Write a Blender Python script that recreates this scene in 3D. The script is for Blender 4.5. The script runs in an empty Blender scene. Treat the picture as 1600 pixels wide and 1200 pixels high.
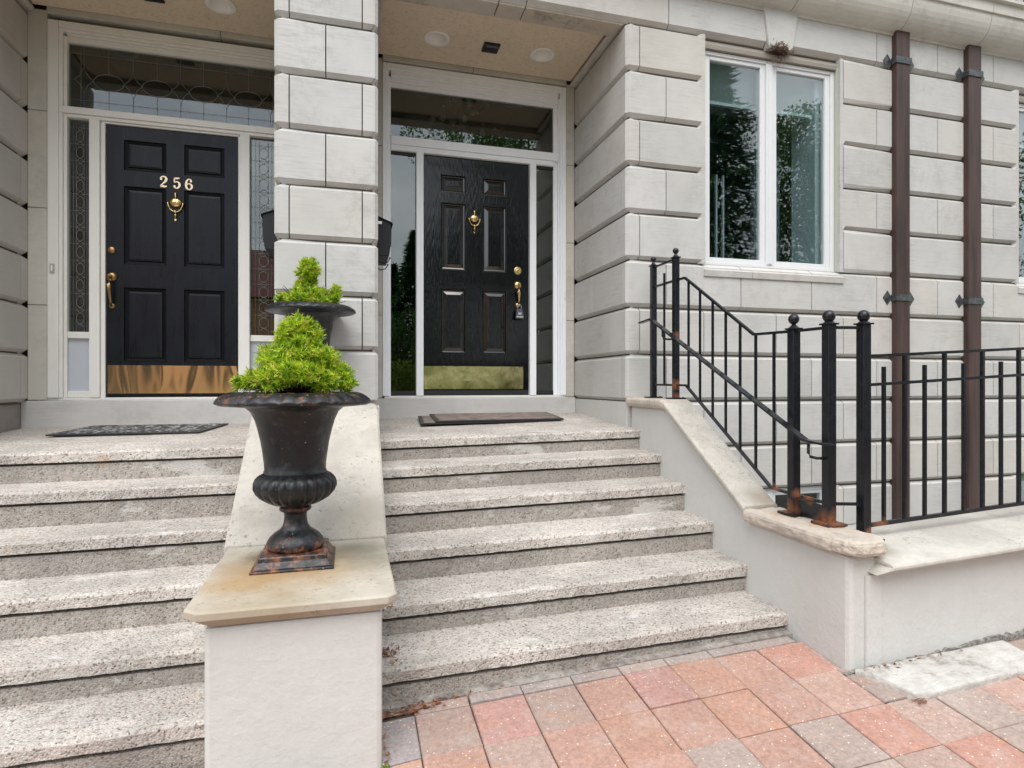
import bpy, bmesh, math, random
from math import radians, sin, cos, pi, sqrt, atan2
from mathutils import Vector, Matrix

random.seed(7)
scene = bpy.context.scene
COL = scene.collection

# ------------------------------------------------------------------ camera, world, sun, exposure
cam_d = bpy.data.cameras.new("camera")
cam_d.lens = 20.88
cam_d.sensor_width = 36.0
cam_d.shift_y = -0.0006
cam_d.clip_end = 500
cam = bpy.data.objects.new("camera", cam_d)
cam.location = (-2.023, -4.091, 1.45)
cam.rotation_euler = (radians(90), 0, radians(-15.4))
COL.objects.link(cam)
scene.camera = cam

SUN_EL, SUN_AZ = radians(58), radians(198)      # azimuth measured clockwise from +Y (into the building)
w = bpy.data.worlds.new("World")
scene.world = w
w.use_nodes = True
wn, wl = w.node_tree.nodes, w.node_tree.links
wn.clear()
wo = wn.new('ShaderNodeOutputWorld'); wb = wn.new('ShaderNodeBackground')
sky = wn.new('ShaderNodeTexSky'); sky.sky_type = 'NISHITA'; sky.sun_disc = False
sky.sun_elevation = SUN_EL; sky.sun_rotation = SUN_AZ
sky.air_density = 1.0; sky.dust_density = 2.0
# a broken grey cloud cover over the blue
tc = wn.new('ShaderNodeTexCoord'); mp = wn.new('ShaderNodeMapping'); mp.inputs['Scale'].default_value = (1, 1, 2.6)
nz = wn.new('ShaderNodeTexNoise'); nz.inputs['Scale'].default_value = 2.2; nz.inputs['Detail'].default_value = 7
nz.inputs['Roughness'].default_value = 0.6
cr = wn.new('ShaderNodeValToRGB')
cr.color_ramp.elements[0].position = 0.38; cr.color_ramp.elements[0].color = (5.4, 5.7, 6.2, 1)
cr.color_ramp.elements[1].position = 0.66; cr.color_ramp.elements[1].color = (9.6, 9.6, 9.6, 1)
mx = wn.new('ShaderNodeMix'); mx.data_type = 'RGBA'; mx.inputs[0].default_value = 0.78
wl.new(tc.outputs['Generated'], mp.inputs['Vector']); wl.new(mp.outputs[0], nz.inputs['Vector'])
wl.new(nz.outputs['Fac'], cr.inputs[0])
wl.new(sky.outputs[0], mx.inputs[6]); wl.new(cr.outputs[0], mx.inputs[7])
wl.new(mx.outputs[2], wb.inputs[0]); wb.inputs[1].default_value = 0.12
wl.new(wb.outputs[0], wo.inputs[0])

sd = bpy.data.lights.new("sun", 'SUN'); sd.energy = 1.3; sd.angle = radians(45); sd.color = (1.0, 0.985, 0.96)
sun = bpy.data.objects.new("sun", sd)
sun.location = (0, -10, 20)
dirv = Vector((sin(SUN_AZ) * cos(SUN_EL), cos(SUN_AZ) * cos(SUN_EL), sin(SUN_EL)))
sun.rotation_euler = dirv.to_track_quat('Z', 'Y').to_euler()
COL.objects.link(sun)

scene.view_settings.view_transform = 'Standard'
scene.view_settings.look = 'None'
scene.view_settings.exposure = 0.98
scene.view_settings.gamma = 1.0
scene.render.engine = 'CYCLES'
scene.cycles.max_bounces = 8
scene.cycles.diffuse_bounces = 5
scene.cycles.transparent_max_bounces = 12

# ------------------------------------------------------------------ materials
class NT:
    def __init__(s, name):
        s.m = bpy.data.materials.new(name); s.m.use_nodes = True
        s.t = s.m.node_tree; s.n = s.t.nodes; s.l = s.t.links
        s.b = s.n['Principled BSDF']; s.out = s.n['Material Output']
        s.geo = None; s.tcn = None
    def link(s, a, b): s.l.new(a, b)
    def obj(s):
        if not s.tcn: s.tcn = s.n.new('ShaderNodeTexCoord')
        return s.tcn.outputs['Object']
    def pos(s):
        if not s.geo: s.geo = s.n.new('ShaderNodeNewGeometry')
        return s.geo.outputs['Position']
    def island(s):
        s.pos(); return s.geo.outputs['Random Per Island']
    def map(s, vec, scale=(1, 1, 1), loc=(0, 0, 0), rot=(0, 0, 0)):
        k = s.n.new('ShaderNodeMapping'); k.inputs['Scale'].default_value = scale
        k.inputs['Location'].default_value = loc; k.inputs['Rotation'].default_value = rot
        s.link(vec, k.inputs['Vector']); return k.outputs[0]
    def noise(s, vec, scale, detail=4, rough=0.55, dist=0.0):
        k = s.n.new('ShaderNodeTexNoise'); k.inputs['Scale'].default_value = scale
        k.inputs['Detail'].default_value = detail; k.inputs['Roughness'].default_value = rough
        k.inputs['Distortion'].default_value = dist
        s.link(vec, k.inputs['Vector']); return k.outputs['Fac']
    def voro(s, vec, scale, out='Color', rand=1.0, feat='F1'):
        k = s.n.new('ShaderNodeTexVoronoi'); k.feature = feat; k.inputs['Scale'].default_value = scale
        k.inputs['Randomness'].default_value = rand
        s.link(vec, k.inputs['Vector']); return k.outputs[out]
    def ramp(s, fac, stops, interp='LINEAR'):
        k = s.n.new('ShaderNodeValToRGB'); e = k.color_ramp.elements; k.color_ramp.interpolation = interp
        while len(e) < len(stops): e.new(0.5)
        for i, (p, c) in enumerate(stops):
            e[i].position = p
            e[i].color = (c, c, c, 1) if isinstance(c, (int, float)) else (*c, 1)
        s.link(fac, k.inputs[0]); return k.outputs[0]
    def mix(s, fac, a, b, mode='MIX'):
        k = s.n.new('ShaderNodeMix'); k.data_type = 'RGBA'; k.blend_type = mode
        for v, i in ((fac, 0), (a, 6), (b, 7)):
            if isinstance(v, (int, float)): k.inputs[i].default_value = v if i == 0 else (v, v, v, 1)
            elif isinstance(v, tuple): k.inputs[i].default_value = (*v, 1)
            else: s.link(v, k.inputs[i])
        return k.outputs[2]
    def math(s, op, a, b=0.0):
        k = s.n.new('ShaderNodeMath'); k.operation = op
        for v, i in ((a, 0), (b, 1)):
            if isinstance(v, (int, float)): k.inputs[i].default_value = v
            else: s.link(v, k.inputs[i])
        return k.outputs[0]
    def sep(s, vec):
        k = s.n.new('ShaderNodeSeparateXYZ'); s.link(vec, k.inputs[0]); return k.outputs
    def bump(s, h, strength=0.3, dist=0.01, prev=None):
        k = s.n.new('ShaderNodeBump'); k.inputs['Strength'].default_value = strength
        k.inputs['Distance'].default_value = dist; s.link(h, k.inputs['Height'])
        if prev is not None: s.link(prev, k.inputs['Normal'])
        s.link(k.outputs[0], s.b.inputs['Normal']); return k.outputs[0]
    def set(s, color=None, rough=None, metal=None, spec=None):
        for v, nme in ((color, 'Base Color'), (rough, 'Roughness'), (metal, 'Metallic'), (spec, 'Specular IOR Level')):
            if v is None: continue
            if isinstance(v, tuple): s.b.inputs[nme].default_value = (*v, 1)
            elif isinstance(v, (int, float)): s.b.inputs[nme].default_value = v
            else: s.link(v, s.b.inputs[nme])
        return s
    def blobmask(s, centre, radius, noise_amt=0.35, nscale=8):
        """0..1 falloff round a place where a stain sits, ragged by noise"""
        v = s.n.new('ShaderNodeVectorMath'); v.operation = 'DISTANCE'
        s.link(s.pos(), v.inputs[0]); v.inputs[1].default_value = centre
        d = s.math('DIVIDE', v.outputs['Value'], radius)
        n = s.noise(s.pos(), nscale, 5, 0.65)
        d = s.math('ADD', d, s.math('MULTIPLY', s.math('SUBTRACT', n, 0.5), noise_amt * 2))
        return s.ramp(d, [(0.3, 1.0), (1.0, 0.0)])

def plain(name, color, rough=0.5, metal=0.0, spec=0.5):
    k = NT(name); k.set(color, rough, metal, spec); return k.m

def limestone(name, base, tint=0.06, streak=0.5, dirt=0.0, per=True, scale=1.0):
    k = NT(name)
    p = k.pos()
    lo = tuple(c * 0.80 for c in base); hi = tuple(min(1, c * 1.10) for c in base)
    big = k.noise(p, 1.6 * scale, 5, 0.6)
    col = k.ramp(big, [(0.3, tuple(c * 0.93 for c in base)), (0.7, hi)])
    st = k.noise(k.map(p, (2.2, 2.2, 26), rot=(0, 0.02, 0)), 2.4, 6, 0.7, 0.6)
    stm = k.ramp(st, [(0.44, 0.0), (0.68, 1.0)])
    area = k.ramp(k.noise(p, 2.7, 3), [(0.4, 0.0), (0.62, 1.0)])
    col = k.mix(k.math('MULTIPLY', k.math('MULTIPLY', stm, area), 0.38 * streak), col, lo)
    if per:
        isl = k.island()
        v = k.ramp(isl, [(0.0, tuple(1 - tint * f for f in (1, 1.0, 1.15))), (0.5, (1, 1, 1)), (1.0, tuple(1 - tint * f for f in (.1, .45, .95)))])
        col = k.mix(1.0, col, v, 'MULTIPLY')
    # small pits and fossils
    pit = k.ramp(k.voro(k.map(p, (1, 1, 1.6)), 34, 'Distance'), [(0.035, 1.0), (0.075, 0.0)])
    pm = k.math('MULTIPLY', pit, k.ramp(k.noise(p, 7, 2), [(0.56, 0.0), (0.62, 1.0)]))
    col = k.mix(k.math('MULTIPLY', pm, 0.6), col, (0.16, 0.14, 0.12))
    if dirt > 0:
        d = k.noise(p, 9, 8, 0.8)
        dm = k.ramp(d, [(0.47, 0.0), (0.60, 1.0)])
        lowm = k.ramp(k.noise(k.map(p, (1, 1, 0.6)), 1.9, 3), [(0.42, 0.0), (0.6, 1.0)])
        col = k.mix(k.math('MULTIPLY', k.math('MULTIPLY', dm, lowm), dirt), col, (0.17, 0.155, 0.14))
    k.set(col, 0.82, 0, 0.25)
    fine = k.noise(p, 90, 5, 0.7)
    h = k.math('ADD', k.math('MULTIPLY', fine, 0.35), k.math('MULTIPLY', st, 0.8))
    k.bump(h, 0.22, 0.004)
    return k

STONE = limestone('limestone_blocks', (0.528, 0.520, 0.500), 0.10, 2.4, 0.18).m
STONE_PILLAR = limestone('limestone_blocks_weathered', (0.53, 0.527, 0.512), 0.06, 2.6, 0.22).m
STONE_LEFT = limestone('limestone_blocks_grey', (0.54, 0.52, 0.49), 0.10, 1.2).m
STONE_TRIM = limestone('limestone_trim', (0.55, 0.53, 0.48), 0.08, 1.2, 0.25).m
SOFFIT = limestone('limestone_soffit', (0.50, 0.46, 0.40), 0.1, 1.6, 0.7).m
BACKING = plain('mortar_dark', (0.09, 0.075, 0.06), 0.95)
SILLP = limestone('painted_sill_stone', (0.56, 0.545, 0.53), 0.03, 1.4, 0.15).m
PLINTH = limestone('rough_plinth_stone', (0.34, 0.31, 0.29), 0.1, 1.8, 0.5).m

def coping_mat(name, base, stains, warm=0.0):
    k = limestone(name, base, 0.03, 0.5, 0.16, True)
    src = k.b.inputs['Base Color'].links[0].from_socket
    col = src
    sp = k.ramp(k.noise(k.pos(), 42, 4, 0.8), [(0.575, 0.0), (0.66, 1.0)])
    sa = k.ramp(k.noise(k.pos(), 3.1, 3), [(0.40, 0.0), (0.54, 1.0)])
    col = k.mix(k.math('MULTIPLY', k.math('MULTIPLY', sp, sa), 0.8), col, (0.13, 0.11, 0.09))
    bl = k.ramp(k.noise(k.pos(), 5, 7, 0.75), [(0.44, 0.0), (0.60, 1.0)])
    col = k.mix(k.math('MULTIPLY', bl, 0.42), col, tuple(c * 0.62 for c in base))
    for c, r, colr, amt in stains:
        col = k.mix(k.math('MULTIPLY', k.blobmask(c, r), amt), col, colr)
    k.set(col); return k.m

COPING = coping_mat('coping_limestone', (0.50, 0.455, 0.38), [
    ((-2.24, -1.62, 0.73), 0.36, (0.36, 0.23, 0.10), 0.85),
    ((-2.40, -1.80, 0.73), 0.16, (0.40, 0.24, 0.09), 0.5),
    ((-2.36, -1.46, 0.73), 0.12, (0.16, 0.14, 0.09), 0.75),
    ((-1.96, -1.44, 0.73), 0.17, (0.20, 0.19, 0.14), 0.75),
    ((-1.94, -1.62, 0.73), 0.16, (0.22, 0.21, 0.16), 0.55),
    ((-2.3, -2.05, 0.69), 0.3, (0.30, 0.22, 0.12), 0.5)])
COPING_SLOPE = coping_mat('coping_limestone_pale', (0.50, 0.465, 0.41), [
    ((-1.97, -1.22, 0.80), 0.2, (0.40, 0.35, 0.27), 0.5),
    ((0.16, -1.33, 0.80), 0.13, (0.30, 0.24, 0.17), 0.6)])
COPING_RIGHT = coping_mat('coping_limestone_broken_edge', (0.53, 0.465, 0.395), [
    ((0.13, -1.56, 0.79), 0.12, (0.42, 0.26, 0.13), 0.6),
    ((0.13, -1.80, 0.79), 0.10, (0.40, 0.24, 0.12), 0.6)])
COPING_LOW = coping_mat('coping_low_wall', (0.54, 0.52, 0.47), [
    ((0.22, -1.95, 0.72), 0.14, (0.16, 0.14, 0.10), 0.8),
    ((0.75, -1.78, 0.75), 0.30, (0.36, 0.33, 0.29), 0.55),
    ((1.3, -1.78, 0.78), 0.30, (0.36, 0.33, 0.29), 0.5)])

def stucco(name, base, amt=1.0, cracks=False):
    k = NT(name); p = k.pos()
    col = k.ramp(k.noise(p, 2.3, 5, 0.6), [(0.3, tuple(c * 0.94 for c in base)), (0.7, base)])
    hair = k.ramp(k.noise(p, 0.9, 6, 0.7), [(0.5, 0.0), (0.7, 1.0)])
    col = k.mix(k.math('MULTIPLY', hair, 0.12), col, tuple(c * 0.8 for c in base))
    if cracks:
        wp = k.n.new('ShaderNodeVectorMath'); wp.operation = 'ADD'
        nn = k.n.new('ShaderNodeTexNoise'); nn.inputs['Scale'].default_value = 6; k.link(p, nn.inputs['Vector']); k.link(p, wp.inputs[0])
        sc_ = k.n.new('ShaderNodeVectorMath'); sc_.operation = 'SCALE'; sc_.inputs['Scale'].default_value = 0.25; k.link(nn.outputs['Color'], sc_.inputs[0]); k.link(sc_.outputs[0], wp.inputs[1])
        ce = k.ramp(k.voro(wp.outputs[0], 1.9, 'Distance', 1.0, 'DISTANCE_TO_EDGE'), [(0.0, 1.0), (0.006, 0.0)])
        cm = k.math('MULTIPLY', ce, k.ramp(k.noise(p, 1.4, 3), [(0.48, 0.0), (0.56, 1.0)]))
        col = k.mix(k.math('MULTIPLY', cm, 0.12), col, (0.30, 0.29, 0.27))
        dr = k.ramp(k.noise(k.map(p, (9, 9, 0.9)), 1.3, 6, 0.7), [(0.48, 0.0), (0.64, 1.0)])
        col = k.mix(k.math('MULTIPLY', dr, 0.07), col, (0.42, 0.40, 0.36))
    k.set(col, 0.75, 0, 0.3)
    h = k.math('ADD', k.math('MULTIPLY', k.noise(p, 60, 4, 0.6), 0.5), k.math('MULTIPLY', k.noise(p, 13, 3), 1.2))
    k.bump(h, 0.32 * amt, 0.008); return k
PLASTER = stucco('painted_plaster', (0.600, 0.596, 0.572), 1.4, True).m
kb = stucco('brown_stucco', (0.75, 0.63, 0.475), 1.2)
src = kb.b.inputs['Base Color'].links[0].from_socket
wv = kb.ramp(kb.noise(kb.pos(), 24, 6, 0.75, 1.5), [(0.5, 0.0), (0.64, 1.0)])
kb.set(kb.mix(kb.math('MULTIPLY', wv, 0.30), src, (0.25, 0.18, 0.12)), 0.9)
CEIL = kb.m

def aggregate(name, dirt_shade_amt=0.0):
    k = NT(name); p = k.pos()
    v = k.voro(p, 125, 'Color')
    sx = k.sep(v)
    col = k.ramp(sx[0], [(0.0, (0.15, 0.13, 0.115)), (0.12, (0.33, 0.295, 0.26)), (0.28, (0.47, 0.435, 0.395)), (0.6, (0.55, 0.52, 0.48)), (0.88, (0.65, 0.63, 0.59)), (1.0, (0.54, 0.41, 0.34))])
    dd = k.voro(p, 125, 'Distance')
    edge = k.ramp(dd, [(0.35, 0.0), (0.75, 1.0)])
    col = k.mix(k.math('MULTIPLY', edge, 0.5), col, (0.50, 0.46, 0.42))
    big = k.ramp(k.noise(p, 1.7, 6, 0.65), [(0.35, (0.74, 0.735, 0.73)), (0.62, (1.06, 1.05, 1.04))])
    col = k.mix(1.0, col, big, 'MULTIPLY')
    # risers: grime plus shade put into the colour; patches of cement wash
    if dirt_shade_amt:
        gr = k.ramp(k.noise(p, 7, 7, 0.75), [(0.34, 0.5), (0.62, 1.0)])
        col = k.mix(k.math('MULTIPLY', gr, dirt_shade_amt), col, (0.15, 0.13, 0.11))
    stn = k.ramp(k.noise(k.map(p, (1.2, 3, 3), loc=(4, 1, 0)), 1.9, 7, 0.72), [(0.5, 0.0), (0.66, 1.0)])
    col = k.mix(k.math('MULTIPLY', stn, 0.38), col, (0.27, 0.25, 0.225))
    wash = k.ramp(k.noise(k.map(p, (1.4, 3.5, 3.5)), 1.6, 7, 0.75), [(0.57, 0.0), (0.62, 1.0)])
    col = k.mix(k.math('MULTIPLY', wash, 0.5), col, (0.66, 0.64, 0.61))
    # rust marks
    rs = k.ramp(k.noise(p, 3.7, 4, 0.6), [(0.70, 0.0), (0.77, 1.0)])
    col = k.mix(k.math('MULTIPLY', rs, 0.5), col, (0.45, 0.24, 0.11))
    k.set(col, 0.85, 0, 0.25)
    h = k.math('SUBTRACT', k.math('MULTIPLY', k.noise(p, 40, 4), 0.8), k.math('MULTIPLY', dd, 1.2))
    k.bump(h, 0.45, 0.006); return k.m
STEPS = aggregate('exposed_aggregate')
RISER = aggregate('grimy_shaded_aggregate', 0.52)  # darker copy for the risers, part grime, part painted shade
CEMENT = NT('rough_cement')
cp = CEMENT.pos()
CEMENT.set(CEMENT.ramp(CEMENT.noise(cp, 9, 7, 0.7), [(0.36, (0.33, 0.31, 0.28)), (0.46, (0.52, 0.50, 0.46)), (0.62, (0.62, 0.60, 0.56))]), 0.9)
CEMENT.bump(CEMENT.noise(cp, 35, 6, 0.7), 0.9, 0.015); CEMENT = CEMENT.m

def paver_mat():
    k = NT('concrete_pavers'); p = k.pos()
    a = k.n.new('ShaderNodeAttribute'); a.attribute_name = 'tone'
    base = a.outputs['Color']
    v = k.ramp(k.noise(p, 60, 6, 0.8), [(0.3, (0.62, 0.61, 0.60)), (0.7, (1.22, 1.21, 1.2))])
    col = k.mix(1.0, base, v, 'MULTIPLY')
    orange = k.ramp(k.noise(k.map(p, (2.0, 7.0, 1)), 2.2, 7, 0.78), [(0.55, 0.0), (0.67, 1.0)])
    col = k.mix(k.math('MULTIPLY', orange, 0.42), col, (0.52, 0.25, 0.11))
    grey = k.ramp(k.noise(p, 6, 5, 0.7), [(0.5, 0.0), (0.7, 1.0)])
    col = k.mix(k.math('MULTIPLY', grey, 0.28), col, (0.52, 0.49, 0.46))
    speck = k.ramp(k.voro(p, 62, 'Distance'), [(0.13, 1.0), (0.2, 0.0)])
    sel = k.ramp(k.sep(k.voro(p, 62, 'Color'))[1], [(0.68, 0.0), (0.72, 1.0)])
    col = k.mix(k.math('MULTIPLY', k.math('MULTIPLY', speck, sel), 0.8), col, (0.86, 0.82, 0.76))
    k.set(col, 0.85, 0, 0.25)
    patch = k.ramp(k.noise(p, 1.3, 6, 0.7), [(0.35, (0.88, 0.87, 0.86)), (0.65, (1.06, 1.05, 1.04))])
    col = k.mix(1.0, col, patch, 'MULTIPLY')
    pits = k.ramp(k.voro(p, 75, 'Distance'), [(0.10, 1.0), (0.18, 0.0)]); psel = k.ramp(k.sep(k.voro(p, 75, 'Color'))[0], [(0.7, 0.0), (0.74, 1.0)])
    col = k.mix(k.math('MULTIPLY', k.math('MULTIPLY', pits, psel), 0.6), col, (0.16, 0.12, 0.10)); k.set(col)
    k.bump(k.noise(p, 120, 4, 0.7), 0.5, 0.006); return k.m
PAVER = paver_mat()
JOINT = NT('joint_sand')
JOINT.set(JOINT.ramp(JOINT.noise(JOINT.pos(), 30, 5, 0.7), [(0.3, (0.08, 0.06, 0.05)), (0.7, (0.22, 0.17, 0.13))]), 0.95)
JOINT = JOINT.m

def iron_mat(name, rust_amt, spots=()):
    k = NT(name); p = k.pos()
    col = k.ramp(k.noise(p, 25, 5, 0.7), [(0.35, (0.006, 0.007, 0.010)), (0.7, (0.014, 0.016, 0.020))])
    m = k.ramp(k.noise(p, 11, 7, 0.75), [(0.62 - 0.12 * rust_amt, 0.0), (0.74 - 0.1 * rust_amt, 1.0)])
    rust = k.ramp(k.noise(p, 60, 5, 0.7), [(0.3, (0.09, 0.035, 0.02)), (0.7, (0.34, 0.13, 0.05))])
    tot = k.math('MULTIPLY', m, min(1, rust_amt))
    for c, r in spots:
        tot = k.math('MAXIMUM', tot, k.blobmask(c, r, 0.5, 30))
    col = k.mix(tot, col, rust)
    k.set(col, k.ramp(tot, [(0, 0.25), (1, 0.85)]), 0, 0.4)
    k.bump(k.noise(p, 45, 5, 0.7), 0.2, 0.003); return k.m
IRON = iron_mat('black_painted_iron', 0.12, [
    ((.15, -.45, 1.44), .05), ((.15, -.45, 1.36), .04), ((.15, -.45, 1.78), .035), ((.15, -1.56, 0.82), .06), ((.15, -1.60, 0.895), .035), ((.15, -1.45, 0.90), .035),
    ((.15, -1.80, 0.775), .10), ((.31, -1.86, .76), .03), ((.38, -1.86, .78), .055), ((.15, -1.68, 0.89), .04)])

def urn_mat():
    k = NT('rusty_cast_iron'); p = k.pos()
    col = k.ramp(k.noise(p, 14, 7, 0.7), [(0.3, (0.005, 0.0055, 0.007)), (0.54, (0.010, 0.0115, 0.014)), (0.68, (0.045, 0.050, 0.057))])
    speck = k.ramp(k.noise(p, 40, 6, 0.75), [(0.64, 0.0), (0.72, 1.0)])
    col = k.mix(k.math('MULTIPLY', speck, 0.4), col, (0.22, 0.21, 0.20))
    wd = k.ramp(k.voro(p, 60, 'Distance'), [(0.10, 1.0), (0.17, 0.0)]); ws = k.ramp(k.sep(k.voro(p, 60, 'Color'))[0], [(0.86, 0.0), (0.88, 1.0)])
    col = k.mix(k.math('MULTIPLY', k.math('MULTIPLY', wd, ws), 0.7), col, (0.42, 0.42, 0.42))
    z = k.sep(k.obj())[2]
    zone = k.ramp(z, [(0.0, 0.8), (0.06, 0.8), (0.10, 0.4), (0.22, 0.65), (0.26, 0.35), (0.34, 0.2), (0.40, 0.0), (0.60, 0.0), (0.635, 0.45), (0.66, 0.5)])
    rm = k.ramp(k.math('ADD', k.noise(p, 17, 7, 0.75), k.math('MULTIPLY', zone, 0.26)), [(0.66, 0.0), (0.80, 1.0)])
    rm = k.math('MULTIPLY', rm, k.ramp(zone, [(0.0, 0.12), (0.3, 1.0)]))
    rust = k.ramp(k.noise(p, 55, 5, 0.7), [(0.3, (0.10, 0.035, 0.018)), (0.7, (0.33, 0.13, 0.065))])
    col = k.mix(rm, col, rust)
    k.set(col, k.ramp(k.noise(p, 30, 4), [(0.3, 0.25), (0.7, 0.5)]), 0, 0.45)
    k.bump(k.noise(p, 70, 6, 0.75), 0.35, 0.003); return k.m
URN = urn_mat()

def white_mat(name, c, dirt=(0.45, 0.40, 0.33), amt=0.3):
    k = NT(name); p = k.pos()
    m = k.ramp(k.noise(k.map(p, (1, 1, 0.35)), 6, 6, 0.7), [(0.5, 0.0), (0.75, 1.0)])
    col = k.mix(k.math('MULTIPLY', m, amt), c, dirt)
    k.set(col, 0.42, 0, 0.45); k.bump(k.noise(k.map(p, (30, 30, 2)), 5, 3), 0.08, 0.002); return k.m
WHITE = white_mat('white_painted_wood', (0.86, 0.88, 0.91), amt=0.05)
CREAM = white_mat('cream_painted_wood', (0.78, 0.77, 0.73), amt=0.2)
VINYL = white_mat('white_window_vinyl', (0.70, 0.71, 0.715), amt=0.06)
BEIGETRIM = plain('brown_grey_window_head', (0.30, 0.27, 0.23), 0.6)
PANELGREY = white_mat('blue_grey_panel', (0.50, 0.53, 0.58), amt=0.12)
SILLALU = plain('white_threshold', (0.72, 0.71, 0.68), 0.5)

def door_mat(name, base, rough, grain, wavy):
    k = NT(name); p = k.pos()
    g = k.noise(k.map(p, (60, 60, 2.4)), 3.0, 7, 0.7, 0.8 if wavy else 0.3)
    if wavy:
        wv = k.n.new('ShaderNodeTexWave'); wv.wave_type = 'RINGS'; wv.inputs['Scale'].default_value = 9
        wv.inputs['Distortion'].default_value = 6; wv.inputs['Detail'].default_value = 4; wv.inputs['Detail Scale'].default_value = 1.2
        k.link(k.map(p, (3.4, 1, 0.35), loc=(0.3, 0, 0.1)), wv.inputs['Vector'])
        g = k.math('ADD', k.math('MULTIPLY', wv.outputs['Fac'], 0.8), k.math('MULTIPLY', g, 0.6))
    col = k.ramp(k.noise(k.map(p, (6, 6, 1.0)), 2.5, 6, 0.7), [(0.35, tuple(c * 0.75 for c in base)), (0.7, tuple(c * 1.35 for c in base))])
    k.set(col, k.ramp(k.noise(k.map(p, (9, 9, 1.4)), 2.2, 6, 0.7), [(0.3, rough * 0.85), (0.7, rough * 1.3)]), 0, 0.25 if not wavy else 0.42)
    k.bump(g, grain, 0.003); return k.m
DOORSAT = door_mat('satin_black_door_paint', (0.007, 0.009, 0.013), 0.28, 0.12, False)
DOORGLOSS = door_mat('gloss_black_wood_grain', (0.003, 0.0035, 0.0045), 0.11, 0.16, True)
DOORGLOSS_M = plain('gloss_black_moulding', (0.003, 0.0035, 0.004), 0.10, 0, 1.0)
DOORSAT_M = plain('satin_black_moulding', (0.003, 0.0035, 0.005), 0.45, 0, 0.12)  # darker than the leaf; shade of the recess is put into this colour

BRASS = plain('polished_brass', (0.80, 0.58, 0.27), 0.16, 1.0)
BRASS_OLD = plain('aged_brass', (0.36, 0.23, 0.11), 0.36, 1.0)
BRASS_PALE = plain('pale_brass_numbers', (0.90, 0.74, 0.52), 0.45, 0.75)
kp = NT('warped_kick_plate'); kp.set((0.97, 0.79, 0.56), 0.09, 1.0)
kp.bump(kp.noise(kp.map(kp.pos(), (5.6, 1, 2.0)), 0.9, 1, 0.4, 0.8), 0.17, 0.04); KICKL = kp.m
kp = NT('brushed_brass_kick_plate'); kp.set((0.80, 0.70, 0.36), kp.ramp(kp.noise(kp.map(kp.pos(), (3, 1, 3)), 3, 4), [(0.3, 0.12), (0.7, 0.24)]), 1.0)
kp.bump(kp.noise(kp.map(kp.pos(), (4, 1, 4)), 1.6, 3), 0.25, 0.01); KICKR = kp.m
SILVER = plain('grey_lockbox_metal', (0.10, 0.10, 0.115), 0.4, 0.3)
ALU = plain('brushed_label', (0.62, 0.62, 0.62), 0.35, 0.6)
BLACKMETAL = plain('black_powder_coat', (0.012, 0.013, 0.016), 0.5, 0, 0.3)
k = NT('brown_downpipe_paint'); p = k.pos()
k.set(k.ramp(k.noise(k.map(p, (6, 6, 0.6)), 2, 5, 0.65), [(0.3, (0.026, 0.016, 0.014)), (0.62, (0.075, 0.043, 0.035))]), 0.5, 0, 0.4); PIPE = k.m
k = NT('galvanised_bracket'); k.set(k.ramp(k.noise(k.pos(), 30, 4), [(0.3, (0.05, 0.055, 0.058)), (0.7, (0.14, 0.148, 0.15))]), 0.45, 0.6); GALV = k.m
RUBBER = plain('black_rubber', (0.012, 0.012, 0.013), 0.55)
k = NT('worn_mat_pattern'); p = k.pos()
k.set(k.ramp(k.noise(p, 26, 4, 0.7), [(0.50, (0.02, 0.02, 0.022)), (0.60, (0.42, 0.43, 0.45))]), 0.8); k.bump(k.noise(p, 50, 3), 0.6, 0.01); MATPAT = k.m
k = NT('faded_brown_mat'); p = k.pos()
k.set(k.ramp(k.noise(k.map(p, (3, 12, 1)), 4, 6, 0.7), [(0.4, (0.09, 0.07, 0.062)), (0.6, (0.30, 0.235, 0.215))]), 0.85); k.bump(k.noise(p, 140, 3), 0.5, 0.004); MATBROWN = k.m
LIGHTTRIM = plain('white_light_trim', (0.84, 0.82, 0.76), 0.4)
LENS = plain('frosted_lens', (0.75, 0.74, 0.70), 0.25)
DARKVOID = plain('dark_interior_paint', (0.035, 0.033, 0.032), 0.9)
ROOMWALL = plain('interior_wall_paint', (0.20, 0.22, 0.22), 0.9)
REVEAL = plain('interior_white_reveal', (0.42, 0.47, 0.50), 0.6)
BLIND = plain('white_blind', (0.50, 0.56, 0.56), 0.6)
LEADING = plain('lead_came', (0.30, 0.32, 0.32), 0.4, 0.3)
SOIL = plain('dark_potting_soil', (0.03, 0.022, 0.016), 0.95)
k = NT('dead_twigs'); k.set(k.ramp(k.island(), [(0.0, (0.05, 0.03, 0.022)), (1.0, (0.24, 0.16, 0.11))]), 0.9); TWIG = k.m
k = NT('dry_leaves'); k.set(k.ramp(k.island(), [(0.0, (0.09, 0.03, 0.018)), (0.6, (0.26, 0.10, 0.05)), (1.0, (0.38, 0.22, 0.13))]), 0.9); LEAF = k.m
WEED = plain('weed_green', (0.10, 0.30, 0.03), 0.6)
BARK = plain('shrub_bark', (0.07, 0.045, 0.03), 0.9)

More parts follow.
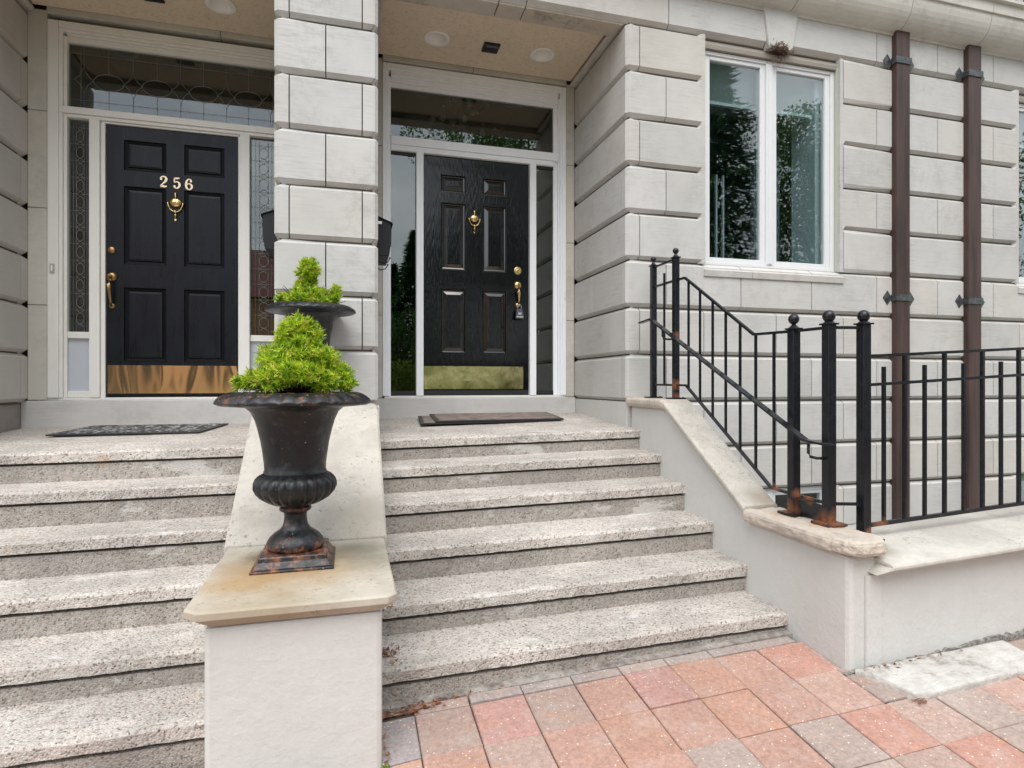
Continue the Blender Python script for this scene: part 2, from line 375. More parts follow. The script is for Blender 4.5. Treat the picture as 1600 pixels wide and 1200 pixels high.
def glass_mat(name, tint, refl_boost=1.0):
    k = NT(name); k.n.remove(k.b)
    tr = k.n.new('ShaderNodeBsdfTransparent'); tr.inputs[0].default_value = (*tint, 1)
    gl = k.n.new('ShaderNodeBsdfGlossy'); gl.inputs['Roughness'].default_value = 0.0
    k.pos(); dt = k.n.new('ShaderNodeVectorMath'); dt.operation = 'DOT_PRODUCT'
    k.link(k.geo.outputs['Incoming'], dt.inputs[0]); k.link(k.geo.outputs['Normal'], dt.inputs[1])
    om = k.math('SUBTRACT', 1.0, k.math('ABSOLUTE', dt.outputs['Value']))
    f = k.math('MULTIPLY', k.math('ADD', k.math('MULTIPLY', k.math('POWER', om, 5.0), 0.95), 0.045), refl_boost)
    f = k.math('MINIMUM', f, 1.0)
    bp = k.n.new('ShaderNodeBump'); bp.inputs['Strength'].default_value = 0.05; bp.inputs['Distance'].default_value = 0.02
    k.link(k.noise(k.pos(), 1.6, 1), bp.inputs['Height']); k.link(bp.outputs[0], gl.inputs['Normal'])
    mxs = k.n.new('ShaderNodeMixShader'); k.link(f, mxs.inputs[0]); k.link(tr.outputs[0], mxs.inputs[1]); k.link(gl.outputs[0], mxs.inputs[2])
    k.link(mxs.outputs[0], k.out.inputs['Surface']); return k.m
GLASS = glass_mat('window_glass', (0.89, 0.95, 0.95), 2.5)
GLASSD = glass_mat('tinted_door_glass', (0.72, 0.80, 0.76), 2.5)

def needle_mat(name, stops):
    k = NT(name)
    col = k.ramp(k.island(), stops)
    big = k.ramp(k.noise(k.obj(), 24, 2), [(0.34, (0.34, 0.46, 0.35)), (0.46, (0.85, 0.95, 0.7)), (0.56, (1.1, 1.05, 1.0)), (0.68, (1.25, 0.92, 1.9))])
    col = k.mix(1.0, col, big, 'MULTIPLY')
    k.set(col, 0.55, 0, 0.35)
    k.b.inputs['Subsurface Weight'].default_value = 0.0
    tr = k.n.new('ShaderNodeBsdfTranslucent'); k.link(col, tr.inputs[0])
    ms = k.n.new('ShaderNodeMixShader'); ms.inputs[0].default_value = 0.35
    k.link(k.b.outputs[0], ms.inputs[1]); k.link(tr.outputs[0], ms.inputs[2]); k.link(ms.outputs[0], k.out.inputs['Surface'])
    return k.m
SPRUCE_BRIGHT = needle_mat('bright_spruce_needles', [(0.0, (0.16, 0.27, 0.012)), (0.4, (0.42, 0.60, 0.025)), (0.8, (0.64, 0.80, 0.06)), (1.0, (0.72, 0.66, 0.20))])
CONIFER = needle_mat('dark_conifer_needles', [(0.0, (0.03, 0.10, 0.045)), (1.0, (0.10, 0.24, 0.08))])
BROADLEAF = needle_mat('broad_leaves', [(0.0, (0.035, 0.11, 0.02)), (1.0, (0.13, 0.26, 0.05))])
HEDGE = needle_mat('hedge_leaves', [(0.0, (0.10, 0.16, 0.02)), (1.0, (0.30, 0.36, 0.07))])
k = NT('lawn_grass'); k.set(k.ramp(k.noise(k.pos(), 3, 6, 0.7), [(0.3, (0.08, 0.15, 0.02)), (0.7, (0.20, 0.28, 0.05))]), 0.9); LAWN = k.m
k = NT('asphalt'); k.set(k.ramp(k.noise(k.pos(), 40, 5, 0.7), [(0.3, (0.14, 0.14, 0.135)), (0.7, (0.22, 0.215, 0.21))]), 0.9); ASPHALT = k.m
k = NT('orange_brick'); bt = k.n.new('ShaderNodeTexBrick'); bt.inputs['Color1'].default_value = (0.58, 0.29, 0.15, 1); bt.inputs['Color2'].default_value = (0.64, 0.36, 0.20, 1)
bt.inputs['Mortar'].default_value = (0.35, 0.30, 0.25, 1); bt.inputs['Scale'].default_value = 4.0
k.link(k.map(k.pos(), (1, 1, 1), rot=(radians(90), 0, 0)), bt.inputs['Vector']); k.set(bt.outputs['Color'], 0.9); BRICK = k.m
k = NT('red_roof_tiles'); k.set(k.ramp(k.noise(k.map(k.pos(), (1, 1, 8)), 4, 4), [(0.3, (0.16, 0.06, 0.05)), (0.7, (0.24, 0.09, 0.075))]), 0.85); ROOF = k.m

# ------------------------------------------------------------------ object helpers
def link(o, parent=None):
    COL.objects.link(o)
    if parent is not None: o.parent = parent
    return o
def tag(o, label=None, cat=None, group=None, kind=None):
    if label: o['label'] = label
    if cat: o['category'] = cat
    if group: o['group'] = group
    if kind: o['kind'] = kind
    return o
def thing(name, label, cat, loc=(0, 0, 0), group=None, rz=0):
    o = bpy.data.objects.new(name, None); o.location = loc; o.rotation_euler = (0, 0, rz)
    o.empty_display_size = 0.1; COL.objects.link(o)
    return tag(o, label, cat, group)

class MB:
    """collects shapes (world coordinates) into one mesh"""
    def __init__(s): s.v = []; s.f = []; s.sm = []
    def add(s, vs, fs, smooth=False):
        n = len(s.v); s.v += [tuple(v) for v in vs]
        for f in fs: s.f.append([i + n for i in f]); s.sm.append(smooth)
        return s
    def box(s, x0, x1, y0, y1, z0, z1):
        vs = [(x, y, z) for x in (x0, x1) for y in (y0, y1) for z in (z0, z1)]
        return s.add(vs, [(0, 1, 3, 2), (4, 6, 7, 5), (0, 4, 5, 1), (2, 3, 7, 6), (0, 2, 6, 4), (1, 5, 7, 3)])
    def prism_yz(s, poly, x0, x1):      # polygon (y,z) ordered, extruded in X
        n = len(poly)
        vs = [(x0, y, z) for y, z in poly] + [(x1, y, z) for y, z in poly]
        fs = [tuple(range(n - 1, -1, -1)), tuple(range(n, 2 * n))] + [(i, (i + 1) % n, n + (i + 1) % n, n + i) for i in range(n)]
        return s.add(vs, fs)
    def prism_xz(s, poly, y0, y1):
        n = len(poly)
        vs = [(x, y0, z) for x, z in poly] + [(x, y1, z) for x, z in poly]
        fs = [tuple(range(n)), tuple(range(2 * n - 1, n - 1, -1))] + [(i, n + i, n + (i + 1) % n, (i + 1) % n) for i in range(n)]
        return s.add(vs, fs)
    def prism_xy(s, poly, z0, z1):
        n = len(poly)
        vs = [(x, y, z0) for x, y in poly] + [(x, y, z1) for x, y in poly]
        fs = [tuple(range(n - 1, -1, -1)), tuple(range(n, 2 * n))] + [(i, (i + 1) % n, n + (i + 1) % n, n + i) for i in range(n)]
        return s.add(vs, fs)
    def bar(s, a, b, w, h, up=(0, 0, 1)):
        a, b = Vector(a), Vector(b); d = (b - a).normalized(); u = Vector(up)
        if abs(d.dot(u)) > 0.98: u = Vector((0, 1, 0))
        r = d.cross(u).normalized(); u = r.cross(d).normalized()
        vs = [p + r * (i * w / 2) + u * (j * h / 2) for p in (a, b) for i, j in ((-1, -1), (1, -1), (1, 1), (-1, 1))]
        return s.add(vs, [(3, 2, 1, 0), (4, 5, 6, 7), (0, 1, 5, 4), (1, 2, 6, 5), (2, 3, 7, 6), (3, 0, 4, 7)])
    def sweep(s, pts, w, h, up=(0, 0, 1)):   # flat bar with mitred bends
        P = [Vector(p) for p in pts]; vs = []; fs = []
        for i, p in enumerate(P):
            d0 = (P[i] - P[i - 1]).normalized() if i else (P[1] - P[0]).normalized()
            d1 = (P[i + 1] - P[i]).normalized() if i < len(P) - 1 else d0
            t = (d0 + d1).normalized(); u = Vector(up)
            r = d0.cross(u); r = r.normalized() if r.length > 1e-4 else Vector((1, 0, 0))
            n = r.cross(t).normalized(); k = 1 / max(0.3, t.dot(d0))
            vs += [p + r * (a * w / 2) + n * (b * h / 2 * k) for a, b in ((-1, -1), (1, -1), (1, 1), (-1, 1))]
        m = len(P)
        for i in range(m - 1):
            for j in range(4): fs.append((4 * i + j, 4 * i + (j + 1) % 4, 4 * i + 4 + (j + 1) % 4, 4 * i + 4 + j))
        fs += [(3, 2, 1, 0), (4 * m - 4, 4 * m - 3, 4 * m - 2, 4 * m - 1)]
        return s.add(vs, fs)
    def tube(s, pts, r, n=8, closed=False):
        P = [Vector(p) for p in pts]; m = len(P); vs = []; fs = []
        rr = r if isinstance(r, (list, tuple)) else [r] * m
        for i, p in enumerate(P):
            a = P[i - 1] if (i or closed) else P[0]; b = P[(i + 1) % m] if (i < m - 1 or closed) else P[-1]
            d = (b - a).normalized(); u = Vector((0, 0, 1)) if abs(d.z) < 0.9 else Vector((0, 1, 0))
            x = d.cross(u).normalized(); y = x.cross(d).normalized()
            vs += [p + (x * cos(2 * pi * j / n) + y * sin(2 * pi * j / n)) * rr[i] for j in range(n)]
        for i in range(m if closed else m - 1):
            k = (i + 1) % m
            for j in range(n): fs.append((i * n + j, i * n + (j + 1) % n, k * n + (j + 1) % n, k * n + j))
        if not closed: fs += [tuple(range(n - 1, -1, -1)), tuple((m - 1) * n + j for j in range(n))]
        return s.add(vs, fs, True)
    def lathe(s, prof, c=(0, 0, 0), n=32, fn=None, smooth=True, axis='z'):
        vs = []; fs = []; m = len(prof)
        for i, (r, z) in enumerate(prof):
            for j in range(n):
                a = 2 * pi * j / n; R = fn(r, z, a) if fn else r
                if axis == 'z': vs.append((c[0] + R * cos(a), c[1] + R * sin(a), c[2] + z))
                else: vs.append((c[0] + R * cos(a), c[1] + z, c[2] + R * sin(a)))
        for i in range(m - 1):
            for j in range(n):
                q = (i * n + j, i * n + (j + 1) % n, (i + 1) * n + (j + 1) % n, (i + 1) * n + j)
                fs.append(q if axis == 'z' else q[::-1])
        return s.add(vs, fs, smooth)
    def sphere(s, c, r, n=12, m=8, sq=(1, 1, 1)):
        prof = [(r * sin(pi * i / m) * 1.0, -r * cos(pi * i / m)) for i in range(m + 1)]
        vs = []; fs = []
        for (q, z) in prof:
            for j in range(n): vs.append((c[0] + sq[0] * q * cos(2 * pi * j / n), c[1] + sq[1] * q * sin(2 * pi * j / n), c[2] + sq[2] * z))
        for i in range(m):
            for j in range(n): fs.append((i * n + j, i * n + (j + 1) % n, (i + 1) * n + (j + 1) % n, (i + 1) * n + j))
        return s.add(vs, fs, True)
    def xform(s, fn): s.v = [fn(*v) for v in s.v]; return s
    def build(s, name, mat, parent=None, bevel=0.0, seg=2, sub=0, merge=False, fixn=True):
        me = bpy.data.meshes.new(name)
        off = Vector((0, 0, 0))
        if parent is not None:
            q = parent
            while q is not None: off += q.location; q = q.parent
        me.from_pydata([tuple(Vector(v) - off) for v in s.v], [], s.f)
        me.polygons.foreach_set('use_smooth', s.sm)
        if merge or fixn:
            bm = bmesh.new(); bm.from_mesh(me)
            if merge: bmesh.ops.remove_doubles(bm, verts=bm.verts, dist=1e-5)
            if fixn: bmesh.ops.recalc_face_normals(bm, faces=bm.faces)
            bm.to_mesh(me); bm.free()
        me.materials.append(mat)
        o = bpy.data.objects.new(name, me); link(o, parent)
        if bevel > 0:
            md = o.modifiers.new('bevel', 'BEVEL'); md.width = bevel; md.segments = seg; md.limit_method = 'ANGLE'; md.angle_limit = radians(35)
            md.harden_normals = False
        if sub:
            md = o.modifiers.new('sub', 'SUBSURF'); md.levels = sub; md.render_levels = sub
        return o

def rough_edges(o, level, tex_scale, strength, seed=0):
    """break up a mesh with a clouds displacement"""
    sm = o.modifiers.new('cut', 'SUBSURF'); sm.subdivision_type = 'SIMPLE'; sm.levels = level; sm.render_levels = level
    t = bpy.data.textures.new('lumps%d' % seed, 'CLOUDS'); t.noise_scale = tex_scale; t.noise_depth = 3
    d = o.modifiers.new('disp', 'DISPLACE'); d.texture = t; d.strength = strength; d.mid_level = 0.5; d.texture_coords = 'GLOBAL'

# ------------------------------------------------------------------ masonry helper
C_H = 0.36
Z7 = 1.31
def GZ(k): return Z7 + C_H * (7 - k)
DEP, HB, HT = 0.040, 0.031, 0.028

def path_tools(path):
    S = [0.0]
    for a, b in zip(path, path[1:]): S.append(S[-1] + math.dist(a, b))
    nor = []
    for a, b in zip(path, path[1:]):
        L = math.dist(a, b); nor.append(((b[1] - a[1]) / L, -(b[0] - a[0]) / L))
    return S, nor
def path_at(path, S, nor, s):
    s = max(0, min(S[-1], s))
    for i in range(len(path) - 1):
        if abs(s - S[i]) < 1e-6:
            if i == 0: return path[0], nor[0]
            n = (nor[i - 1][0] + nor[i][0], nor[i - 1][1] + nor[i][1]); L = math.hypot(*n); n = (n[0] / L, n[1] / L)
            k = 1 / max(0.3, n[0] * nor[i][0] + n[1] * nor[i][1])
            return path[i], (n[0] * k, n[1] * k)
        if S[i] < s < S[i + 1] - 1e-6:
            t = (s - S[i]) / (S[i + 1] - S[i]); a, b = path[i], path[i + 1]
            return (a[0] + t * (b[0] - a[0]), a[1] + t * (b[1] - a[1])), nor[i]
    return path[-1], nor[-1]
def course(mb, path, z0, z1, joints, stop0=False, stop1=False, gap=0.0075, top=True, bot=True):
    S, nor = path_tools(path); L = S[-1]
    cuts = [0.0] + sorted(j for j in joints if 0.03 < j < L - 0.03) + [L]
    for ci in range(len(cuts) - 1):
        a = cuts[ci] + (gap / 2 if ci else 0); b = cuts[ci + 1] - (gap / 2 if ci < len(cuts) - 2 else 0)
        ss = [a] + [q for q in S if a + 1e-4 < q < b - 1e-4] + [b]
        if stop0 and ci == 0: ss += [0.03, 0.055]
        if stop1 and ci == len(cuts) - 2: ss += [L - 0.03, L - 0.055]
        ss = sorted(set(round(q, 5) for q in ss if a - 1e-6 <= q <= b + 1e-6))
        rows = []
        for q in ss:
            d = DEP
            if stop0: d = min(d, DEP * max(0, (q - 0.03) / 0.025))
            if stop1: d = min(d, DEP * max(0, (L - q - 0.03) / 0.025))
            (x, y), n = path_at(path, S, nor, q)
            db = d if bot else 0; dt = d if top else 0
            rows.append([(x - n[0] * 0.05, y - n[1] * 0.05, z0), (x - n[0] * db, y - n[1] * db, z0), (x, y, z0 + HB), (x, y, z1 - HT), (x - n[0] * dt, y - n[1] * dt, z1), (x - n[0] * 0.05, y - n[1] * 0.05, z1)])
        vs = [p for r in rows for p in r]; m = len(rows); fs = []
        for i in range(m - 1):
            for j in range(5): fs.append((6 * i + j, 6 * i + 6 + j, 6 * i + 7 + j, 6 * i + 1 + j))
        fs += [tuple(range(5, -1, -1)), tuple(6 * (m - 1) + j for j in range(6))]
        mb.add(vs, fs)

# ------------------------------------------------------------------ ground
TZ = 0.012
def gz(x, y):
    z = 0.252 + 0.046 * max(x, -1.9) + 0.09 * (y + 1.65)
    if x < -1.9: z += 0.15 * max(-1, (x + 1.9) / 0.65) * 0.75 + 0.046 * (max(x, -5) + 1.9) * 0.4
    if y < -4.6: z += -0.09 * (y + 4.6) 
    return z

def gridmesh(xs, ys, zf):
    vs = [(x, y, zf(x, y)) for y in ys for x in xs]; nx = len(xs)
    fs = [(j * nx + i, j * nx + i + 1, (j + 1) * nx + i + 1, (j + 1) * nx + i) for j in range(len(ys) - 1) for i in range(nx - 1)]
    return vs, fs
m = MB(); xs = [-60, -30, -15, -8] + [-6 + 0.25 * i for i in range(57)] + [12, 30, 60]; ys = [-120, -60, -30, -13, -5.2, -5.0, -4.6, -4, -3.4, -2.8, -2.4, -2.1, -1.8]
vs, fs = gridmesh(xs, ys, lambda x, y: gz(x, y) - 0.03 - (0.12 if y < -5.1 else 0))
m.add(vs, fs)
vs, fs = gridmesh([-60, -30, -15, -8, -6, -5, -4, -3, -2.5, -2, -1.5, -1, -.5, 0.1], [-1.8, -1.5, -1, 0.2], lambda x, y: gz(x, y) - 0.03); m.add(vs, fs); o = m.build('ground', JOINT, None, fixn=False); tag(o, kind='structure')

TONES = {'grey': (0.42, 0.40, 0.385), 'bgrey': (0.38, 0.385, 0.40), 'taupe': (0.50, 0.385, 0.335), 'pink': (0.57, 0.335, 0.30), 'salm': (0.58, 0.365, 0.295),
         'oran': (0.59, 0.35, 0.26), 'lsalm': (0.60, 0.415, 0.35), 'red': (0.58, 0.315, 0.25), 'tgrey': (0.46, 0.40, 0.36)}
ROWTONE = {0: {-1: 'bgrey', 0: 'taupe', 1: 'pink', 2: 'taupe', 3: 'salm', 4: 'pink', 5: 'oran', 6: 'salm', 7: 'red'},
           1: {-1: 'oran', 0: 'salm', 1: 'taupe', 2: 'salm', 3: 'oran', 4: 'salm', 5: 'oran', 6: 'salm', 7: 'lsalm'},
           2: {1: 'salm', 2: 'oran', 3: 'salm', 4: 'tgrey', 5: 'salm', 6: 'tgrey', 7: 'red', 8: 'taupe', 9: 'tgrey', 10: 'lsalm', 11: 'salm'},
           3: {3: 'taupe', 4: 'oran', 5: 'salm', 6: 'tgrey', 7: 'taupe', 8: 'red', 9: 'tgrey', 10: 'grey', 11: 'grey'}}
pv = MB(); tones = []
def paver(x0, x1, y0, y1, tone):
    g = 0.002; dz = random.uniform(-0.0035, 0.0035); c = random.uniform(0.93, 1.07)
    X0, X1, Y0, Y1 = x0 + g, x1 - g, y0 + g, y1 - g; b = 0.004
    jx = [random.uniform(-.0015, .0015) for _ in range(4)]
    pts = [(X0 + jx[0], Y0), (X1 + jx[1], Y0), (X1 + jx[2], Y1), (X0 + jx[3], Y1)]
    top = [(X0 + b + jx[0], Y0 + b), (X1 - b + jx[1], Y0 + b), (X1 - b + jx[2], Y1 - b), (X0 + b + jx[3], Y1 - b)]
    tilt = [random.uniform(-.0015, .0015) for _ in range(4)]
    vs = [(x, y, gz(x, y) - 0.035) for x, y in pts] + [(x, y, gz(x, y) - 0.004 + dz + t) for (x, y), t in zip(pts, tilt)] + [(x, y, gz(x, y) + dz + t) for (x, y), t in zip(top, tilt)]
    n = len(pv.f)
    pv.add(vs, [(0, 1, 5, 4), (1, 2, 6, 5), (2, 3, 7, 6), (3, 0, 4, 7), (4, 5, 9, 8), (5, 6, 10, 9), (6, 7, 11, 10), (7, 4, 8, 11), (8, 9, 10, 11)])
    t = TONES[tone]; t = [(q * .74 + mq * .26) * .84 for q, mq in zip(t, (.52, .335, .28))]; tones.extend([(t[0] * c, t[1] * c, t[2] * c, 1)] * 9)
PX, PY = 0.2222, 0.2365
for r in range(-1, 14):
    for kx in range(-14, 26):
        x0, x1 = -1.775 + PX * kx, -1.775 + PX * (kx + 1)
        y1 = -1.76 - PY * r; y0 = y1 - PY
        if r == -1: y0, y1 = -1.757, -1.70
        if r == -1 and not (-1.96 < x0 < -0.02 or x0 < -2.5): continue
        if (r == 0 and x0 > -.001) or (r == 1 and x0 > .9): continue                          # the low wall and its slab stand there
        if r == 1 and -2.47 < (x0 + x1) / 2 < -1.93: continue
        if r == 0 and -2.47 < (x0 + x1) / 2 < -1.92: continue
        tone = ROWTONE.get(r, {}).get(kx) or random.choice(['salm', 'oran', 'taupe', 'salm', 'lsalm', 'pink', 'tgrey'])
        if r == -1: tone = random.choice(['grey', 'tgrey', 'grey', 'taupe'])
        if r == 0 and kx == -1: x0 = -1.93
        paver(x0, x1, y0, y1, tone)
for r in (0, 1): paver(-0.0, 0.032, -1.76 - PY * r - PY, -1.76 - PY * r, 'salm')
# pavers to the right beyond the slab's end and along it
for kx in range(13, 26): 
    for r in (0, 1): paver(-1.775 + PX * kx, -1.775 + PX * (kx + 1), -1.995 - PY * r - PY, -1.995 - PY * r, random.choice(['tgrey', 'taupe', 'salm']))
o = pv.build('pavement', PAVER, None, fixn=False)
at = o.data.attributes.new('tone', 'FLOAT_COLOR', 'FACE')
for i, t in enumerate(tones): at.data[i].color = t
tag(o, kind='structure')
m = MB(); vs, fs = gridmesh([-60, 60], [-12.5, -5.15], lambda x, y: -0.125); m.add(vs, fs)
tag(m.build('road', ASPHALT, None, fixn=False), kind='structure')
m = MB(); vs, fs = gridmesh([-60, 60], [-100, -12.5], lambda x, y: 0.0 if y > -13 else 0.6); m.add(vs, fs)
tag(m.build('lawn', LAWN, None, fixn=False), kind='structure')
DIRTYC = NT('dirty_mortar'); DIRTYC.set(DIRTYC.ramp(DIRTYC.noise(DIRTYC.pos(), 12, 7, 0.75), [(0.35, (0.12, 0.10, 0.085)), (0.6, (0.36, 0.33, 0.30)), (0.75, (0.52, 0.49, 0.45))]), 0.95); DIRTYC = DIRTYC.m
m = MB(); m.prism_xy([(-1.905, -1.70), (0.03, -1.70), (0.03, -1.62), (-1.905, -1.62)], 0.0, 0.001)
m.xform(lambda x, y, z: (x, y, gz(x, y) + (0.002 if z > 0 else -0.03)))
tag(m.build('mortar_strip', DIRTYC, None), kind='structure')

# ------------------------------------------------------------------ the house
house = thing('terraced_house', 'pale limestone terraced house front with two recessed black entrance doors', 'building', (0, 0, 0))
# right wall with its return into the porch
RP = [(0, 1.07), (0, 0.022), (0.022, 0)]
s0 = 1.07 - 0.022 + 0.0311          # path length where the facade's flat face starts
def sx(X): return s0 + (X - 0.022)
def sy(Y): return 1.07 - Y
ODD = [0.11, 0.665, 1.336, 2.006, 2.68, 3.35, 4.02, 4.69]
EVEN = [0.334, 1.003, 1.681, 2.357, 3.033, 3.695, 4.37, 5.04]
rw = MB()
for kk in range(-1, 11):
    z1, z0 = GZ(kk), GZ(kk + 1)
    odd = kk % 2 == 1; J = ODD if odd else EVEN
    RJ = [sy(0.308), sy(0.969)] if odd else [sy(0.087), sy(0.645)]
    if kk < 4:       # beside the windows
        course(rw, RP + [(0.677, 0)], z0, z1, RJ + [sx(j) for j in J if j < 0.6], stop1=True)
        course(rw, [(1.973, 0), (4.014, 0)], z0, z1, [j - 1.973 for j in J if 2.0 < j < 4.0], stop0=True, stop1=True)
        course(rw, [(5.31, 0), (6.5, 0)], z0, z1, [j - 5.31 for j in J if 5.35 < j < 6.4], stop0=True)
    elif kk < 7:
        course(rw, RP + [(6.5, 0)], z0, z1, RJ + [sx(j) for j in J])
    elif kk < 9:
        course(rw, [(0.02, 0), (6.5, 0)], z0, z1, [j - 0.02 for j in J])
    else:            # beside the basement windows
        course(rw, [(0.02, 0), (0.70, 0)], z0, z1, [j - 0.02 for j in J if j < .65], stop1=True)
        course(rw, [(1.93, 0), (4.014, 0)], z0, z1, [j - 1.93 for j in J if 2.0 < j < 4.0], stop0=True, stop1=True)
        course(rw, [(5.25, 0), (6.5, 0)], z0, z1, [])
rw.build('stone_wall', STONE, house, merge=False)
bk = MB()
bk.box(0.032, 0.045, 0.032, 1.07, 1.28, 4.2)
for xa, xb, za, zb in ((0.032, 0.675, GZ(9), 4.19), (1.975, 4.012, 0.2, 4.19), (5.312, 6.5, GZ(9), 4.19), (0.032, 6.5, GZ(9), 2.39), (0.032, 0.69, -.4, GZ(9)), (1.95, 4.0, -.4, .3)):
    pass
bk.box(0.032, 0.672, 0.030, 0.045, -0.4, 4.19); bk.box(0.672, 1.978, 0.030, 0.045, GZ(9) + .0, 2.38)
bk.box(1.978, 4.009, 0.030, 0.045, -0.4, 4.19); bk.box(4.009, 5.315, 0.030, 0.045, GZ(9), 2.38); bk.box(5.315, 6.5, 0.030, 0.045, -0.4, 4.19)
bk.build('wall_core', BACKING, house)
# lintel course
lt = MB(); Z_1 = GZ(-1); ZL = 4.50
KS = [(1.253, 1.478, 1.205, 1.56)]
def lintel(path, joints, y_inner=0.2, z1=ZL, zb=Z_1):
    course(lt, path, zb, z1, joints, top=False)
lintel([(-7, 0), (1.238, 0)], [1.2, 2.4, 3.0, 4.5, 5.02, 6.02, 6.22, 7.357])
lintel([(1.50, 0), (6.5, 0)], [j - 1.50 for j in (2.357, 3.033, 3.695, 4.37, 5.04)])
lt.build('lintel_course', STONE, house)
for grp in (((-4.29, -3.50), (-3.495, -3.30), (-3.295, -2.49)), ((-1.828, -0.985), (-0.978, -0.785), (-0.778, -0.003))):
    sf = MB()
    for a, b in grp: sf.box(a, b, 0.045, 0.21, Z_1 - 0.012, Z_1 + 0.2)
    sf.build('lintel_soffit', SOFFIT, house, bevel=0.004)
ks = MB(); ks.prism_xz([(1.253, 4.165), (1.478, 4.165), (1.545, 4.56), (1.195, 4.56)], -0.022, 0.05)
ks.build('keystone', STONE, house, bevel=0.006)
# moulded stone cornice
prof = [(0.03, 4.46), (-0.012, 4.46), (-0.018, 4.478), (-0.035, 4.485)]
for i in range(9):
    a = pi / 2 * i / 8; prof.append((-0.035 - 0.145 * sin(a) , 4.485 + 0.215 * (1 - cos(a))))
prof += [(-0.195, 4.702), (-0.195, 4.795), (-0.225, 4.80), (-0.225, 4.825), (0.03, 4.84)]
cn = MB(); ends = [-7, -4.6, -3.1, -1.3, 0.3, 1.45, 2.55, 3.43, 4.6, 6.5]
for a, b in zip(ends, ends[1:]): cn.prism_yz(prof, a + 0.003, b - 0.003)
cn.build('cornice', STONE_TRIM, house)
m = MB(); m.box(-7, 6.5, 0.051, 1.25, 4.42, 4.45); m.box(0.003, 6.5, .051, 1.2, 4.1925, 4.42); m.box(-7, -4.303, .051, 1.2, 4.1925, 4.42); m.box(-2.482, -1.833, .051, 1.2, 4.1925, 4.42); m.box(-7, 6.5, 0.051, 0.3, 4.451, 4.7); m.box(-7, 6.5, 0.28, 0.5, 4.7, 7.4); m.build('upper_wall', STONE_LEFT, house)
# central pillar
pl = MB(); PPATH = [(-2.485, 1.07), (-2.485, 0.022), (-2.463, 0), (-1.852, 0), (-1.83, 0.022), (-1.83, 1.07)]
S, _ = path_tools(PPATH); fo = S[2]
for kk in range(-1, 7):
    z1, z0 = GZ(kk), GZ(kk + 1)
    J = [fo + (-2.167 + 2.463)] if kk % 2 == 0 else [fo + (-2.393 + 2.463), fo + (-1.934 + 2.463)]
    J += [sy(0.3), S[3] + 0.031 + 0.30] if kk % 2 == 0 else [sy(0.62), S[3] + 0.031 + 0.6]
    course(pl, PPATH, z0, z1, J)
pl.build('stone_pillar', STONE_PILLAR, house)
m = MB(); m.box(-2.453, -1.862, 0.032, 1.068, 1.28, 4.19); m.build('pillar_core', BACKING, house)
# left wall turning into the porch
lw = MB(); LP = [(-7, 0), (-4.322, 0), (-4.30, 0.022), (-4.30, 1.07)]; S, _ = path_tools(LP); ls = S[2]
for kk in range(-1, 7):
    J = [0.9, 1.8, 2.45] if kk % 2 else [0.5, 1.3, 2.1]
    J += [ls + .977 - .022, ls + 0.32] if kk % 2 == 0 else [ls + 0.64]
    course(lw, LP, GZ(kk + 1), GZ(kk), J)
lw.build('stone_wall', STONE_LEFT, house)
m = MB(); m.box(-7, -4.332, 0.032, 1.0, 1.3, 4.19); m.build('wall_core', BACKING, house)
m = MB(); m.box(-7, -4.345, 0.03, 1.5, 0.0, 1.305); m.build('plinth', PLINTH, house, bevel=0.01)
m = MB(); m.box(0.012, 0.3, 0.02, 1.10, 0.9, 1.31); m.build('plaster_base', PLASTER, house, bevel=0.006)
m = MB(); m.box(-2.5, -1.82, 0.02, 1.07, 0.6, 1.30); m.build('plaster_base', PLASTER, house, bevel=0.006)

# porch back walls, jamb strips, ceilings, sills
jb = MB()
for x0, x1 in ((-4.30, -4.178), (-2.60, -2.487), (-1.828, -1.745), (-0.081, -0.002)):
    zz = [1.325, GZ(5), GZ(3), GZ(1), 4.22]
    for a, b in zip(zz, zz[1:]): jb.box(x0, x1, 1.07, 1.16, a + 0.002, b - 0.002)
    jb.build('stone_jamb', STONE_TRIM, house, bevel=0.004); jb = MB()
for x0, x1, js in ((-4.178, -2.60, [-3.0]), (-1.745, -0.081, [-0.96])):
    cuts = [x0] + js + [x1]
    for a, b in zip(cuts, cuts[1:]): jb.box(a + .002, b - .002, 1.055, 1.16, 4.195, 4.26)
    jb.build('stone_head_moulding', STONE_TRIM, house, bevel=0.004); jb = MB()
m = MB()
for x0, x1 in ((-4.6, -2.3), (-2.0, 0.3)): m.box(x0, x1, 1.155, 1.30, 4.10, 5.0)
m.box(-4.9, -4.18, 1.165, 1.30, 1.1, 4.6); m.box(-2.598, -1.75, 1.165, 1.30, 1.1, 4.6); m.box(-0.08, 0.4, 1.165, 1.30, 1.1, 4.6)
m.build('porch_back_wall', BACKING, house)
LIGHTX = ((-3.83, -2.93), (-1.336, -0.436))
